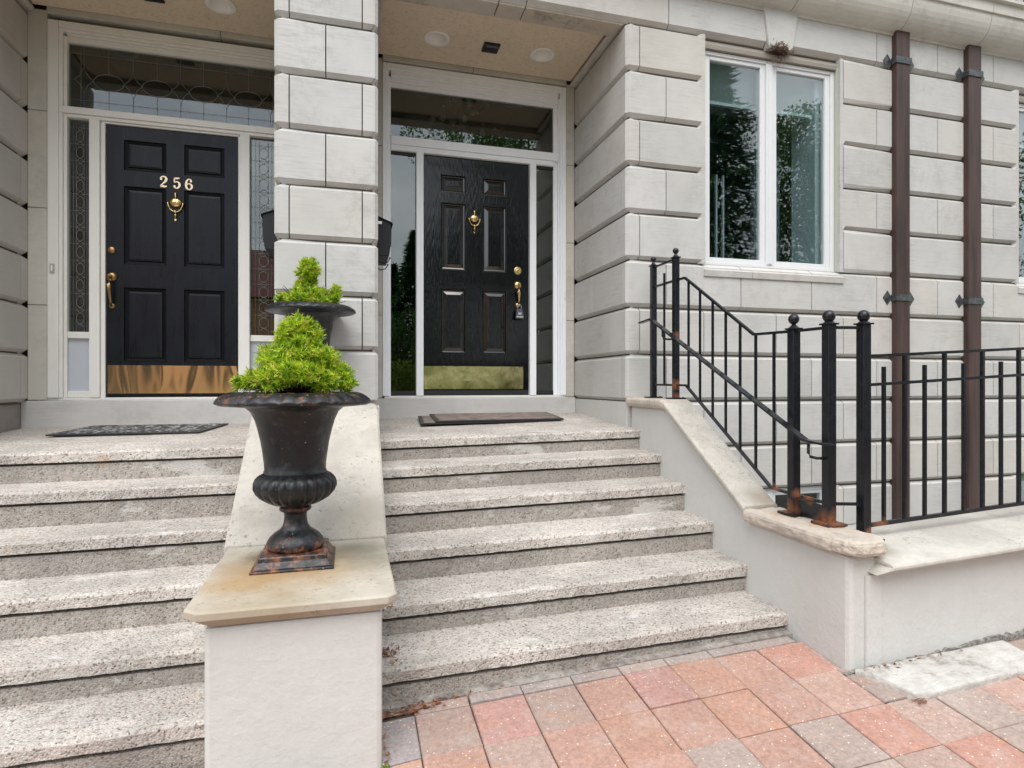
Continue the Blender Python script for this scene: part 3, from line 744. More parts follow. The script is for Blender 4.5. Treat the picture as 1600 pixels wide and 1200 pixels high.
def ceiling(x0, x1, y0, y1, z, lx, ly, h=0.13, R=0.088):
    m = MB(); xs = [x0]
    for q in lx: xs += [q - h, q + h]
    xs += [x1]; ys = [y0, ly - h, ly + h, y1]
    quad = lambda a, b, c, d: m.add([(a, c, z), (b, c, z), (b, d, z), (a, d, z)], [(3, 2, 1, 0)])
    for i in range(len(xs) - 1):
        for j in range(3):
            if j == 1 and i in (1, 3): continue
            quad(xs[i], xs[i + 1], ys[j], ys[j + 1])
    for q in lx:
        n = 32; vs = []; fs = []
        for i in range(n):
            a = 2 * pi * i / n; c_, s_ = cos(a), sin(a); k = h / max(abs(c_), abs(s_))
            vs += [(q + k * c_, ly + k * s_, z), (q + R * c_, ly + R * s_, z)]
        for i in range(n): j = (i + 1) % n; fs.append((2 * i + 1, 2 * j + 1, 2 * j, 2 * i))
        m.add(vs, fs)
    m.box(x0, x1, y0, y1, z + .12, z + .16)
    return m.build('porch_ceiling', CEIL, house, fixn=False)
for x0, x1 in ((-4.30, -2.485), (-1.83, 0.0)):
    ceiling(x0 + 0.045, x1 - 0.045, 0.205, 1.05, 4.238, LIGHTX[0] if x0 < -3 else LIGHTX[1], 0.70)
    for xa, sgn in ((x0, 1), (x1, -1)):          # quarter round mouldings between ceiling and walls
        m = MB()
        pf = [(0.0, 0), (0.040, 0.0), (0.048, .012), (0.048, .03), (0.03, .05), (0.0, .05)]
        pts = [(xa + sgn * a, 4.19 + b) for a, b in pf]
        for ya, yb in ((0.215, 0.66), (0.664, 1.055)): m.prism_xz(pts, ya, yb)
        m.build('cove_moulding', STONE_TRIM, house)
for x0, x1 in ((-4.344, -2.487), (-1.828, 0.011)):
    m = MB(); m.box(x0, x1, 1.068, 1.40, 0.95, 1.322); m.build('door_sill', SILLP, house, bevel=0.006)
    m = MB(); m.box(x0 + 0.10, x1 - 0.07, 1.085, 1.38, 1.3225, 1.342); m.build('threshold', SILLALU, house, bevel=0.003)

# ------------------------------------------------------------------ doors
def panel_face(x0, x1, z0, z1, y, holes, rings):
    """door leaf face with moulded panels; holes: (xa,xb,za,zb)"""
    xs = sorted(set([x0, x1] + [h[0] for h in holes] + [h[1] for h in holes])); zs = sorted(set([z0, z1] + [h[2] for h in holes] + [h[3] for h in holes]))
    leaf, mould = MB(), MB()
    for i in range(len(xs) - 1):
        for j in range(len(zs) - 1):
            cx, cz = (xs[i] + xs[i + 1]) / 2, (zs[j] + zs[j + 1]) / 2
            if any(h[0] < cx < h[1] and h[2] < cz < h[3] for h in holes): continue
            leaf.add([(xs[i], y, zs[j]), (xs[i + 1], y, zs[j]), (xs[i + 1], y, zs[j + 1]), (xs[i], y, zs[j + 1])], [(0, 1, 2, 3)])
    leaf.add([(x0, y, z0), (x0, y, z1), (x0, y + .04, z1), (x0, y + .04, z0)], [(0, 1, 2, 3)])
    leaf.add([(x1, y, z0), (x1, y, z1), (x1, y + .04, z1), (x1, y + .04, z0)], [(3, 2, 1, 0)])
    leaf.add([(x0, y, z1), (x1, y, z1), (x1, y + .04, z1), (x0, y + .04, z1)], [(0, 1, 2, 3)])
    for xa, xb, za, zb in holes:
        R = []
        for ins, d in rings: R.append([(xa + ins, y + d, za + ins), (xb - ins, y + d, za + ins), (xb - ins, y + d, zb - ins), (xa + ins, y + d, zb - ins)])
        for i, (a, b) in enumerate(zip(R, R[1:])):
            tgt = mould if i < len(R) - 2 else leaf
            tgt.add(a + b, [(j, (j + 1) % 4, 4 + (j + 1) % 4, 4 + j) for j in range(4)])
        leaf.add(R[-1], [(0, 1, 2, 3)])
    return leaf, mould

def knocker(c, s, parent, mat):
    x, y, z = c; m = MB()
    m.lathe([(0, .016), (.005, .013), (.008, .0), (.005, -.01), (.010, -.018), (.006, -.026), (.0, -.03)], (x, y - .012, z + .072 * s), 12)
    m.sphere((x, y - .006, z + .022 * s), .036 * s, 16, 10, (1, .45, .86))
    arc = [(x + .044 * s * sin(a), y - .014, z + .008 * s - .052 * s * (1 - cos(a)) * 0.5 - .004) for a in [radians(-90 + 180 * i / 14) for i in range(15)]]
    arc = [(x + .043 * s * cos(radians(180 + 180 * i / 16)), y - .016, z + .022 * s + .062 * s * sin(radians(180 + 180 * i / 16))) for i in range(17)]
    m.tube(arc, .0045 * s, 8)
    m.sphere((x, y - .018, z - .040 * s), .011 * s, 10, 8)
    m.lathe([(0, .02), (.006, .014), (.004, .008), (.012, .0), (.004, -.008), (.007, -.016), (.0, -.024)], (x, y - .014, z - .060 * s), 12)
    m.box(x - .006, x + .006, y - .012, y, z - .095 * s, z - .083 * s)
    return m.build('door_knocker', mat, parent)

# stained-glass style leading
def ell(cx, cz, a, b, y, r, n=20): 
    m = MB(); m.tube([(cx + a * cos(2 * pi * i / n), y, cz + b * sin(2 * pi * i / n)) for i in range(n)], r, 5, True); return m
def leading_side(x0, x1, z0, z1, y):
    m = MB(); xc = (x0 + x1) / 2; w_ = (x1 - x0); rr = 0.0014
    for xx in (x0 + .16 * w_, x0 + .30 * w_, x1 - .30 * w_, x1 - .16 * w_): m.tube([(xx, y, z0), (xx, y, z1)], rr * .8, 4)
    n = 12; st = (z1 - z0 - 0.06) / n
    for i in range(n):
        zc = z0 + 0.03 + st * (i + .5); a, b = .19 * w_, st * .34
        m.tube([(xc + a * cos(2 * pi * j / 14), y, zc + b * sin(2 * pi * j / 14)) for j in range(14)], rr, 5, True)
        for sg in (-1, 1): m.tube([(xc, y, zc + sg * b), (xc - a, y, zc + sg * st * .5), ], rr * .8, 4); m.tube([(xc, y, zc + sg * b), (xc + a, y, zc + sg * st * .5)], rr * .8, 4)
        m.tube([(x0, y, zc + st * .5), (x1, y, zc + st * .5)], rr * .6, 4)
    return m
def leading_top(x0, x1, z0, z1, y):
    m = MB(); rr = 0.0014; zc = (z0 + z1) / 2 - .02; n = 4; st = (x1 - x0 - .18) / n
    for zz in (z0 + .07, z1 - .07): m.tube([(x0, y, zz), (x1, y, zz)], rr * .8, 4)
    for xx in (x0 + .07, x1 - .07): m.tube([(xx, y, z0), (xx, y, z1)], rr * .8, 4)
    for i in range(n):
        xc = x0 + .09 + st * (i + .5); a, b = st * .31, .062
        m.tube([(xc + a * cos(2 * pi * j / 22), y, zc + b * sin(2 * pi * j / 22)) for j in range(22)], rr, 5, True)
        m.tube([(xc, y, zc + b), (xc, y, z1)], rr * .8, 4); m.tube([(xc, y, zc - b), (xc, y, z0)], rr * .8, 4)
    for i in range(n + 1):
        xj = x0 + .09 + st * i; q = st * .19
        for dx, dz in ((1, 1), (1, -1), (-1, 1), (-1, -1)):
            m.tube([(xj + dx * q, y, zc), (xj + dx * q * .42, y, zc + dz * .035), (xj, y, zc + dz * .10)], rr, 4)
        m.tube([(xj, y, zc - .1), (xj, y, z0)], rr * .8, 4); m.tube([(xj, y, zc + .1), (xj, y, z1)], rr * .8, 4)
    return m

def digit(ch, x, z, h, y):
    """brass numeral from stroke outlines with swelling widths; returns MB"""
    m = MB(); sc = h
    def stroke(pts, ws):
        # smooth
        P = []; W = []
        for i in range(len(pts) - 1):
            p0 = pts[max(0, i - 1)]; p1 = pts[i]; p2 = pts[i + 1]; p3 = pts[min(len(pts) - 1, i + 2)]
            for k in range(5):
                t = k / 5; f = lambda a, b, c, d: 0.5 * (2 * b + (c - a) * t + (2 * a - 5 * b + 4 * c - d) * t * t + (3 * b - a - 3 * c + d) * t ** 3)
                P.append((f(p0[0], p1[0], p2[0], p3[0]), f(p0[1], p1[1], p2[1], p3[1]))); W.append(ws[i] + (ws[i + 1] - ws[i]) * t)
        P.append(pts[-1]); W.append(ws[-1]); vs = []; n = len(P)
        for i, (a, b) in enumerate(P):
            q0, q1 = P[max(0, i - 1)], P[min(n - 1, i + 1)]; dx, dz = q1[0] - q0[0], q1[1] - q0[1]; L = math.hypot(dx, dz) or 1
            nx, nz_ = -dz / L, dx / L; wdt = W[i] / 2
            for sgn in (-1, 1):
                for yy in (y - .005, y): vs.append((x + (a + sgn * nx * wdt) * sc, yy, z + (b + sgn * nz_ * wdt) * sc))
        fs = []
        for i in range(n - 1):
            k = 4 * i; fs += [(k, k + 4, k + 6, k + 2), (k, k + 1, k + 5, k + 4), (k + 2, k + 6, k + 7, k + 3)]
        fs += [(0, 2, 3, 1), (4 * n - 4, 4 * n - 3, 4 * n - 1, 4 * n - 2)]
        m.add(vs, fs)
    def dot(a, b, r): m.add([(x + (a + r * cos(t)) * sc, y - .0052, z + (b + r * sin(t)) * sc) for t in [2 * pi * i / 12 for i in range(12)]], [tuple(range(12))])
    if ch == '2':
        stroke([(-.20, .68), (-.22, .82), (-.08, .95), (.12, .93), (.23, .76), (.16, .55), (-.05, .32), (-.24, .10)], [.10, .11, .09, .12, .19, .18, .10, .10])
        stroke([(-.25, .06), (-.05, .10), (.12, .07), (.27, .12)], [.12, .17, .15, .08]); dot(-.18, .72, .10)
    if ch == '5':
        stroke([(-.20, .93), (0, .91), (.22, .95)], [.10, .15, .09]); stroke([(-.18, .95), (-.19, .55)], [.09, .09])
        stroke([(-.19, .54), (-.02, .62), (.17, .53), (.23, .32), (.13, .10), (-.06, .04), (-.22, .14)], [.08, .09, .14, .19, .14, .09, .10]); dot(-.17, .19, .095)
    if ch == '6':
        stroke([(.20, .83), (.10, .94), (-.06, .93), (-.19, .74), (-.23, .45), (-.19, .18), (-.05, .05), (.10, .06), (.22, .20), (.22, .40), (.10, .54), (-.06, .54), (-.18, .42)],
               [.10, .08, .09, .15, .19, .16, .09, .09, .16, .17, .09, .08, .07]); dot(.17, .78, .095)
    return m.build('house_number', BRASS_PALE, D1, fixn=True)

def doorset(dx0, dx1, dz0, dz1, fr, kind):
    """fr: dict of frame extents"""
    f = thing_part('door_frame', fr['mat'], fr['boxes'])
    return f

# ---- left door (number 256)
YF = 1.08
fm = MB()
fm.box(-4.176, -4.106, 1.068, 1.16, 1.342, 4.155); fm.box(-4.106, -4.082, 1.078, 1.16, 1.342, 4.10)
fm.box(-4.082, -4.060, 1.096, 1.16, 1.342, 4.06)
fm.box(-2.60, -2.55, 1.068, 1.16, 1.342, 4.155)
for a, b, yy in ((4.105, 4.155, 1.066), (4.082, 4.105, 1.076), (4.062, 4.082, 1.086), (4.022, 4.062, 1.10)): fm.box(-4.104 if yy < 1.08 else -4.06, -2.552, yy, 1.16, a, b - .0005)
fm.box(-4.104, -2.552, 1.070, 1.16, 3.475, 3.525); fm.box(-4.058, -2.552, 1.085, 1.16, 3.45, 3.4745); fm.box(-3.838, -2.868, 1.10, 1.16, 3.436, 3.4495)
for x0, x1 in ((-3.912, -3.842), (-2.862, -2.790)):
    fm.box(x0, x1, 1.078, 1.16, 1.342, 3.4495)
fm.box(-3.8415, -3.812, 1.10, 1.16, 1.342, 3.4355); fm.box(-2.878, -2.8625, 1.10, 1.16, 1.342, 3.4355)
for x0, x1 in ((-4.0595, -3.9125), (-2.7895, -2.553)):
    fm.box(x0, x1, 1.10, 1.16, 1.79, 1.84); fm.box(x0, x1, 1.10, 1.16, 1.343, 1.39)
F1 = fm.build('door_frame', CREAM, house, bevel=0.004); F1['label'] = 'cream door frame with leaded sidelights'
for a, b in ((-4.0595, -3.9125), (-2.7895, -2.553)): MB().box(a, b, 1.125, 1.14, 1.39, 1.79).build('lower_panel', PANELGREY, F1)
def pane(x0, x1, z0, z1, y, parent, mat, name='glass_pane', lean=0.0):
    m = MB(); m.box(x0, x1, y, y + 0.006, z0, z1); m.xform(lambda a, b, c: (a, b + lean * (c - z0) / (z1 - z0), c)); return m.build(name, mat, parent)
pane(-4.06, -3.91, 1.84, 3.45, 1.13, F1, GLASSD); pane(-2.79, -2.56, 1.84, 3.45, 1.13, F1, GLASSD); pane(-4.06, -2.56, 3.52, 4.03, 1.128, F1, GLASSD, lean=.004)
leading_side(-4.05, -3.92, 1.85, 3.42, 1.125).build('leading', LEADING, F1)
leading_side(-2.78, -2.60, 1.85, 3.42, 1.125).build('leading', LEADING, F1)
leading_top(-4.05, -2.55, 3.53, 4.02, 1.125).build('leading', LEADING, F1)
m = MB(); m.box(-4.158, -4.128, 1.058, 1.068, 2.27, 2.34); m.build('doorbell', plain('doorbell_case', (0.45, 0.42, 0.38), 0.4), F1, bevel=0.004)
m = MB(); m.box(-4.149, -4.137, 1.0555, 1.058, 2.285, 2.325); m.build('doorbell_button', LIGHTTRIM, F1, bevel=0.002)

rings1 = [(0, 0), (.004, .010), (.026, .014), (.030, .006), (.044, .004)]
D1Y = 1.118
holes = [(-3.691, -3.400, 3.095, 3.329), (-3.273, -2.982, 3.095, 3.335), (-3.691, -3.400, 2.371, 2.973), (-3.273, -2.982, 2.371, 2.973), (-3.691, -3.400, 1.620, 2.191), (-3.273, -2.982, 1.620, 2.191)]
leaf, mould = panel_face(-3.811, -2.879, 1.352, 3.436, D1Y, holes, rings1)
D1 = leaf.build('entrance_door', DOORSAT, house, merge=True); D1['label'] = 'satin black six-panel door with brass numbers 256'
mould.build('panel_moulding', DOORSAT_M, D1)
m = MB(); m.box(-3.800, -2.885, D1Y - .004, D1Y - .0005, 1.372, 1.590)
kpo = m.build('kick_plate', KICKL, D1)
for i, (ch, X) in enumerate((('2', -3.418), ('5', -3.325), ('6', -3.238))): digit(ch, X, 2.985 - i * 0.003, .088, D1Y - .0008)
knocker((-3.332, D1Y, 2.845), 1.25, D1, BRASS)
m = MB(); m.lathe([(0, -.018), (.018, -.017), (.026, -.012), (.029, -.002), (.029, 0)], (-3.772, D1Y, 2.472), 20, axis='y'); m.build('deadbolt', BRASS_OLD, D1)
def handleset(x, y, ztop, zbot, mat, parent, lean=0.0):
    m = MB(); m.lathe([(0, -.022), (.022, -.02), (.033, -.012), (.037, -.003), (.037, 0)], (x, y, ztop), 20, axis='y')
    m.lathe([(0, -.014), (.018, -.012), (.023, 0)], (x, y, zbot), 16, axis='y')
    P = [(x, y - .01, ztop - .01), (x, y - .045, ztop - .03), (x - .004, y - .060, ztop - .07), (x, y - .052, (ztop + zbot) / 2), (x + .003, y - .036, zbot + .035), (x, y - .012, zbot)]
    m.tube(P, [.010, .013, .015, .012, .009, .008], 10)
    m.box(x - .010, x + .010, y - .05, y - .02, ztop + .0, ztop + .012)
    return m.build('door_handle', mat, parent)
handleset(-3.772, D1Y, 2.268, 2.045, BRASS_OLD, D1)

# ---- right door
fm = MB()
fm.box(-1.743, -1.712, 1.066, 1.16, 1.342, 4.185); fm.box(-1.712, -1.690, 1.078, 1.16, 1.342, 4.13); fm.box(-1.690, -1.672, 1.098, 1.16, 1.342, 4.085)
fm.box(-0.114, -0.083, 1.066, 1.16, 1.342, 4.185); fm.box(-0.136, -0.114, 1.078, 1.16, 1.342, 4.13); fm.box(-0.152, -0.136, 1.098, 1.16, 1.342, 4.085); fm.box(-0.19, -0.152, 1.118, 1.16, 1.342, 4.04)
for a, b, yy in ((4.13, 4.185, 1.066), (4.085, 4.1295, 1.078), (4.04, 4.0845, 1.098), (4.005, 4.0395, 1.115)): fm.box(-1.711 if yy < 1.07 else -1.671, -0.115 if yy < 1.07 else -0.153, yy, 1.16, a, b)
fm.box(-1.671, -0.153, 1.076, 1.16, 3.50, 3.572); fm.box(-1.671, -0.191, 1.090, 1.16, 3.455, 3.4995)
for x0, x1 in ((-1.456, -1.394), (-0.428, -0.368)): fm.box(x0, x1, 1.078, 1.16, 1.342, 3.4545)
F2 = fm.build('door_frame', WHITE, house, bevel=0.004); F2['label'] = 'white door frame with plain glass sidelights'
for x0, x1 in ((-1.672, -1.457), (-0.367, -0.19)): MB().box(x0, x1, 1.12, 1.15, 1.343, 1.385).build('weather_strip', RUBBER, F2); MB().box(x0, x1, 1.12, 1.15, 3.43, 3.454).build('weather_strip', RUBBER, F2)
MB().box(-1.393, -0.429, 1.125, 1.15, 1.343, 1.392).build('weather_strip', RUBBER, F2)
pane(-1.672, -1.457, 1.385, 3.43, 1.13, F2, GLASSD); pane(-0.367, -0.19, 1.385, 3.43, 1.13, F2, GLASSD); pane(-1.672, -0.19, 3.572, 4.005, 1.128, F2, GLASSD, lean=.0045)
m = MB(); m.box(-0.105, -0.092, 1.056, 1.066, 2.23, 2.30); m.build('doorbell', LIGHTTRIM, F2, bevel=0.003)
D2Y = 1.122
holes = [(-1.237, -1.014, 3.143, 3.295), (-0.862, -0.638, 3.143, 3.295), (-1.237, -1.014, 2.455, 3.049), (-0.862, -0.638, 2.455, 3.049), (-1.237, -1.014, 1.716, 2.286), (-0.862, -0.638, 1.716, 2.286)]
rings2 = [(0, 0), (.006, -.004), (.012, .010), (.020, .013), (.050, .002), (.056, .001)]
leaf, mould = panel_face(-1.392, -0.430, 1.392, 3.452, D2Y, holes, rings2)
D2 = leaf.build('entrance_door', DOORGLOSS, house, merge=True); D2['label'] = 'gloss black wood-grain door with brass kick plate'
mould.build('panel_moulding', DOORGLOSS_M, D2)
m = MB(); m.box(-1.386, -0.482, D2Y - .004, D2Y - .0005, 1.400, 1.602); m.build('kick_plate', KICKR, D2)
knocker((-0.938, D2Y, 2.90), 1.15, D2, BRASS)
for z in (2.478,):
    m = MB(); m.lathe([(0, -.010), (.016, -.012), (.022, -.008), (.030, -.014), (.037, -.006), (.038, 0)], (-0.534, D2Y, z), 20, axis='y'); m.build('deadbolt', BRASS, D2)
handleset(-0.534, D2Y, 2.345, 2.165, BRASS, D2)
lb = thing('lockbox', 'small grey metal key lockbox hanging from the brass handle of the gloss door', 'lockbox', (-0.53, 1.06, 2.07))
m = MB(); m.prism_xz([(-.568, 2.035), (-.494, 2.035), (-.502, 2.11), (-.510, 2.12), (-.550, 2.12), (-.560, 2.11)], 1.055, 1.085); m.build('body', SILVER, lb, bevel=0.004)
m = MB(); m.tube([(-.547, 1.07, 2.12), (-.547, 1.07, 2.15), (-.537, 1.07, 2.162), (-.525, 1.07, 2.162), (-.515, 1.07, 2.15), (-.515, 1.07, 2.12)], .004, 8); m.build('shackle', ALU, lb)
m = MB(); m.box(-.562, -.500, 1.0535, 1.0552, 2.045, 2.056); m.box(-.548, -.516, 1.0535, 1.0552, 2.072, 2.088); m.build('dial_plate', ALU, lb)

# rooms behind the glass
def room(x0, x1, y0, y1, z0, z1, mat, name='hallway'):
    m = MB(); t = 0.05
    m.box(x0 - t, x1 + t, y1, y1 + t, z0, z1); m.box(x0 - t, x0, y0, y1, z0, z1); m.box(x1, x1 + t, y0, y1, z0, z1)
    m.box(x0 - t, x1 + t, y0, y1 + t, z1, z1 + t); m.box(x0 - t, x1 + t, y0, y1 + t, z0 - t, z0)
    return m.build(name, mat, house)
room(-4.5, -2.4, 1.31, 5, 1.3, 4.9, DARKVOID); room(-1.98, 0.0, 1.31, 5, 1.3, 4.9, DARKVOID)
ch = thing('sputnik_chandelier', 'spherical starburst chandelier with thin arms behind the right transom glass', 'chandelier', (-0.88, 2.0, 4.12))
m = MB(); m.sphere((-0.88, 2.0, 4.12), .05, 14, 10); m.tube([(-0.88, 2.0, 4.12), (-0.88, 2.0, 4.88)], .006, 6); m.build('hub', plain('dark_bronze', (0.10, 0.09, 0.08), 0.3, 0.9), ch)
CHR = plain('chrome_arm', (0.6, 0.6, 0.58), 0.2, 1.0); GLB = plain('glass_globe', (0.85, 0.86, 0.78), 0.15)
ga = pi * (3 - sqrt(5))
for i in range(26):
    zz = 1 - 2 * (i + .5) / 26; rr = sqrt(1 - zz * zz); a = ga * i; d = Vector((rr * cos(a), rr * sin(a), zz)); L = .34 if i % 2 else .27
    c = Vector((-0.88, 2.0, 4.12)); MB().tube([c, c + d * L], .0035, 5).build('arm', CHR, ch)
    MB().sphere(tuple(c + d * L), .035 if i % 3 == 0 else .013, 10, 7).build('globe', GLB, ch)

# ------------------------------------------------------------------ windows
def window(X0, X1, Zs, Zt, mat, label, name='window', two=True, head=True):
    fo_ = MB(); t = .035
    X0i, X1i = X0 + .004, X1 - .012
    y0 = .055
    fo_.box(X0i, X0i + t, y0, .13, Zs, Zt); fo_.box(X1i - t, X1i, y0, .13, Zs, Zt); fo_.box(X0i + t, X1i - t, y0, .13, Zs, Zs + t * .8); fo_.box(X0i + t, X1i - t, y0, .13, Zt - t * .8, Zt)
    f = fo_.build(name, mat, house, bevel=.003); f['label'] = label
    xm = (X0i + X1i) / 2 - 0.006
    m = MB(); m.box(xm - .032, xm + .032, y0 - .006, .13, Zs + t * .8, Zt - t * .8); m.box(xm - .012, xm + .012, y0 - .012, y0 - .006, Zs + t, Zt - t); m.build('mullion', mat, f, bevel=.003)
    for a, b in ((X0i + t, xm - .032), (xm + .032, X1i - t)):
        m = MB(); s_ = .045; z0_, z1_ = Zs + t * .8 + .001, Zt - t * .8 - .001; a += .001; b -= .001
        m.box(a, a + s_, y0 + .012, .12, z0_, z1_); m.box(b - s_, b, y0 + .012, .12, z0_, z1_); m.box(a + s_, b - s_, y0 + .012, .12, z0_, z0_ + s_ * .8); m.box(a + s_, b - s_, y0 + .012, .12, z1_ - s_ * .7, z1_)
        m.build('frame', mat, f, bevel=.004)
        pane(a + s_ - .004, b - s_ + .004, z0_ + s_ * .8 - .004, z1_ - s_ * .7 + .004, .085, f, GLASS)
    return f, xm
WZ0, WZ1 = 2.395, 4.10
for X0, X1, lab in ((0.677, 1.973, 'white two-light casement window under the keystone'), (4.014, 5.31, 'white casement window cut off by the right edge')):
    f, xm = window(X0, X1, WZ0, WZ1, VINYL, lab)
    m = MB()   # dark rounded head trim
    m.prism_yz([(.03, 4.105), (.026, 4.135), (.05, 4.175), (.13, 4.175), (.13, 4.105)], X0, X1 - .002); m.build('head_trim', BEIGETRIM, f)
    # inside: reveals, blind, curtain edge
    m = MB(); m.box(X0 - .04, X0 + .04, .14, .42, WZ0 - .05, 4.2); m.box(X1 - .13, X1 - .02, .14, .42, WZ0 - .05, 4.2); m.box(X0 + .04, X1 - .13, .14, .42, WZ0 - .05, WZ0 + .02); m.build('reveal', REVEAL, f)
    for a, b in ((X0 + .05, xm - .02), (xm + .02, X1 - .15)):
        m = MB()
        for i in range(18): m.add([(a, .165, 4.08 - i * .018), (b, .165, 4.08 - i * .018), (b, .185, 4.068 - i * .018), (a, .185, 4.068 - i * .018)], [(0, 1, 2, 3), (3, 2, 1, 0)][:1])
        m.box(a, b, .192, .194, 3.76, 4.09); m.box(a, b, .155, .19, 3.735, 3.757); m.build('blind', BLIND, f, fixn=False)
    m = MB(); m.box(xm + .20, xm + .225, .30, .36, WZ0, 4.1); m.box(xm - .20, xm - .185, .5, .52, WZ0, 3.3); m.box(xm - .13, xm - .115, .5, .52, WZ0, 3.3); m.build('inner_post', REVEAL, f)
    m = MB(); m.box(xm + .23, X1 - .15, .55, .60, WZ0 - .05, 4.1); m.build('curtain', plain('grey_curtain', (0.13, 0.16, 0.17), 0.9), f)
    m = MB(); m.box(X1 - .0115, X1 + .002, .028, .06, 2.395, 4.15); m.build('caulk', plain('pale_sealant', (0.42, 0.45, 0.38), .7), f)
    # stone sill
    m = MB(); m.prism_yz([(-.012, 2.292), (-.018, 2.34), (.035, 2.372), (.06, 2.372), (.06, 2.292)], X0 - .015, X0 + .42); m.prism_yz([(-.012, 2.292), (-.018, 2.34), (.035, 2.372), (.06, 2.372), (.06, 2.292)], X0 + .424, X1 + .03)
    m.build('sill', STONE, f)
    m = MB(); m.box(X0, X1, .045, .15, 2.37, 2.394); m.build('sill_flashing', BEIGETRIM, f)
room(0.45, 5.6, .43, 4.0, 2.2, 4.5, ROOMWALL, 'front_room')
for X0, X1, c_, lab in ((0.70, 1.93, VINYL, 'white basement window behind the stair railing'), (4.014, 5.25, white_mat('green_window_paint', (0.10, 0.22, 0.13)), 'green basement window at the right edge')):
    f, xm = window(X0, X1, -0.38, 0.585, c_, lab, 'basement_window')
room(0.45, 5.6, .16, 2.0, -0.6, 0.62, DARKVOID, 'basement_room')
# ------------------------------------------------------------------ balcony rail over the cornice
br = thing('balcony_railing', 'black iron balcony railing above the stone cornice at top right', 'railing', (3.4, -0.1, 4.84))
m = MB()
for i in range(40): m.box(1.6 + i * .11, 1.612 + i * .11, -.12, -.108, 4.86, 5.75)
m.build('baluster', IRON, br); br.children[0]['kind'] = 'stuff'
m = MB(); m.box(1.5, 6.4, -.13, -.10, 4.86, 4.885); m.box(1.5, 6.4, -.135, -.095, 5.75, 5.78); m.build('rail', IRON, br)

# ------------------------------------------------------------------ downpipes
def downpipe(x0, x1, lab):
    t = thing('downpipe', lab, 'downpipe', ((x0 + x1) / 2, -.02, 0.0), 'brown downpipes on the stone wall')
    m = MB(); m.box(x0, x1, -.050, .020, -.5, 4.50); m.build('pipe', PIPE, t, bevel=.006)
    m = MB(); m.box(x0 + .012, x1 - .012, -.052, -.0505, -.5, 4.5); 
    for z in (4.235, 2.19):
        b = MB(); b.box(x0 - .012, x1 + .012, -.058, -.051, z - .028, z + .028); b.box(x0 - .012, x0 - .002, -.0505, .0, z - .028, z + .028); b.box(x1 + .002, x1 + .012, -.0505, .0, z - .028, z + .028)
        for xc in (x0 - .052, x1 + .052):
            b.add([(xc - .048, -.005, z), (xc, -.005, z - .062), (xc + .048, -.005, z), (xc, -.005, z + .062), (xc, -.008, z), (xc - .048, .001, z), (xc, .001, z - .062), (xc + .048, .001, z), (xc, .001, z + .062)],
                  [(0, 1, 4), (1, 2, 4), (2, 3, 4), (3, 0, 4), (0, 5, 6, 1), (1, 6, 7, 2), (2, 7, 8, 3), (3, 8, 5, 0)])
            b.sphere((xc, -.007, z), .006, 8, 6)
        b.build('bracket', GALV, t)
downpipe(2.520, 2.665, 'brown square downpipe on the stone wall nearer the casement window')
downpipe(3.335, 3.485, 'brown square downpipe on the stone wall nearer the right edge')

# nest on the keystone
m = MB()
for i in range(260):
    a = random.uniform(0, 2 * pi); c = Vector((1.37 + random.gauss(0, .048), random.uniform(-.035, .05), 4.155 + abs(random.gauss(0, .022)) * (1.0)))
    d = Vector((cos(a), sin(a) * .5, random.uniform(-.5, .5))).normalized() * random.uniform(.015, .05); r = random.uniform(.0012, .003)
    m.tube([c - d, c + d * .1 + Vector((0, 0, random.uniform(-.006, .006))), c + d], r, 4)
for i in range(40):
    c = Vector((1.36 + random.gauss(0, .045), random.uniform(-.005, .04), 4.09 + random.uniform(-.02, .05))); a = random.uniform(0, 2 * pi)
    d = Vector((cos(a), 0, sin(a))) * .025; m.tube([c - d, c + d], .0015, 4)
tag(m.build('bird_nest', TWIG, None), 'tangled brown twig nest stuck at the foot of the keystone', 'nest')

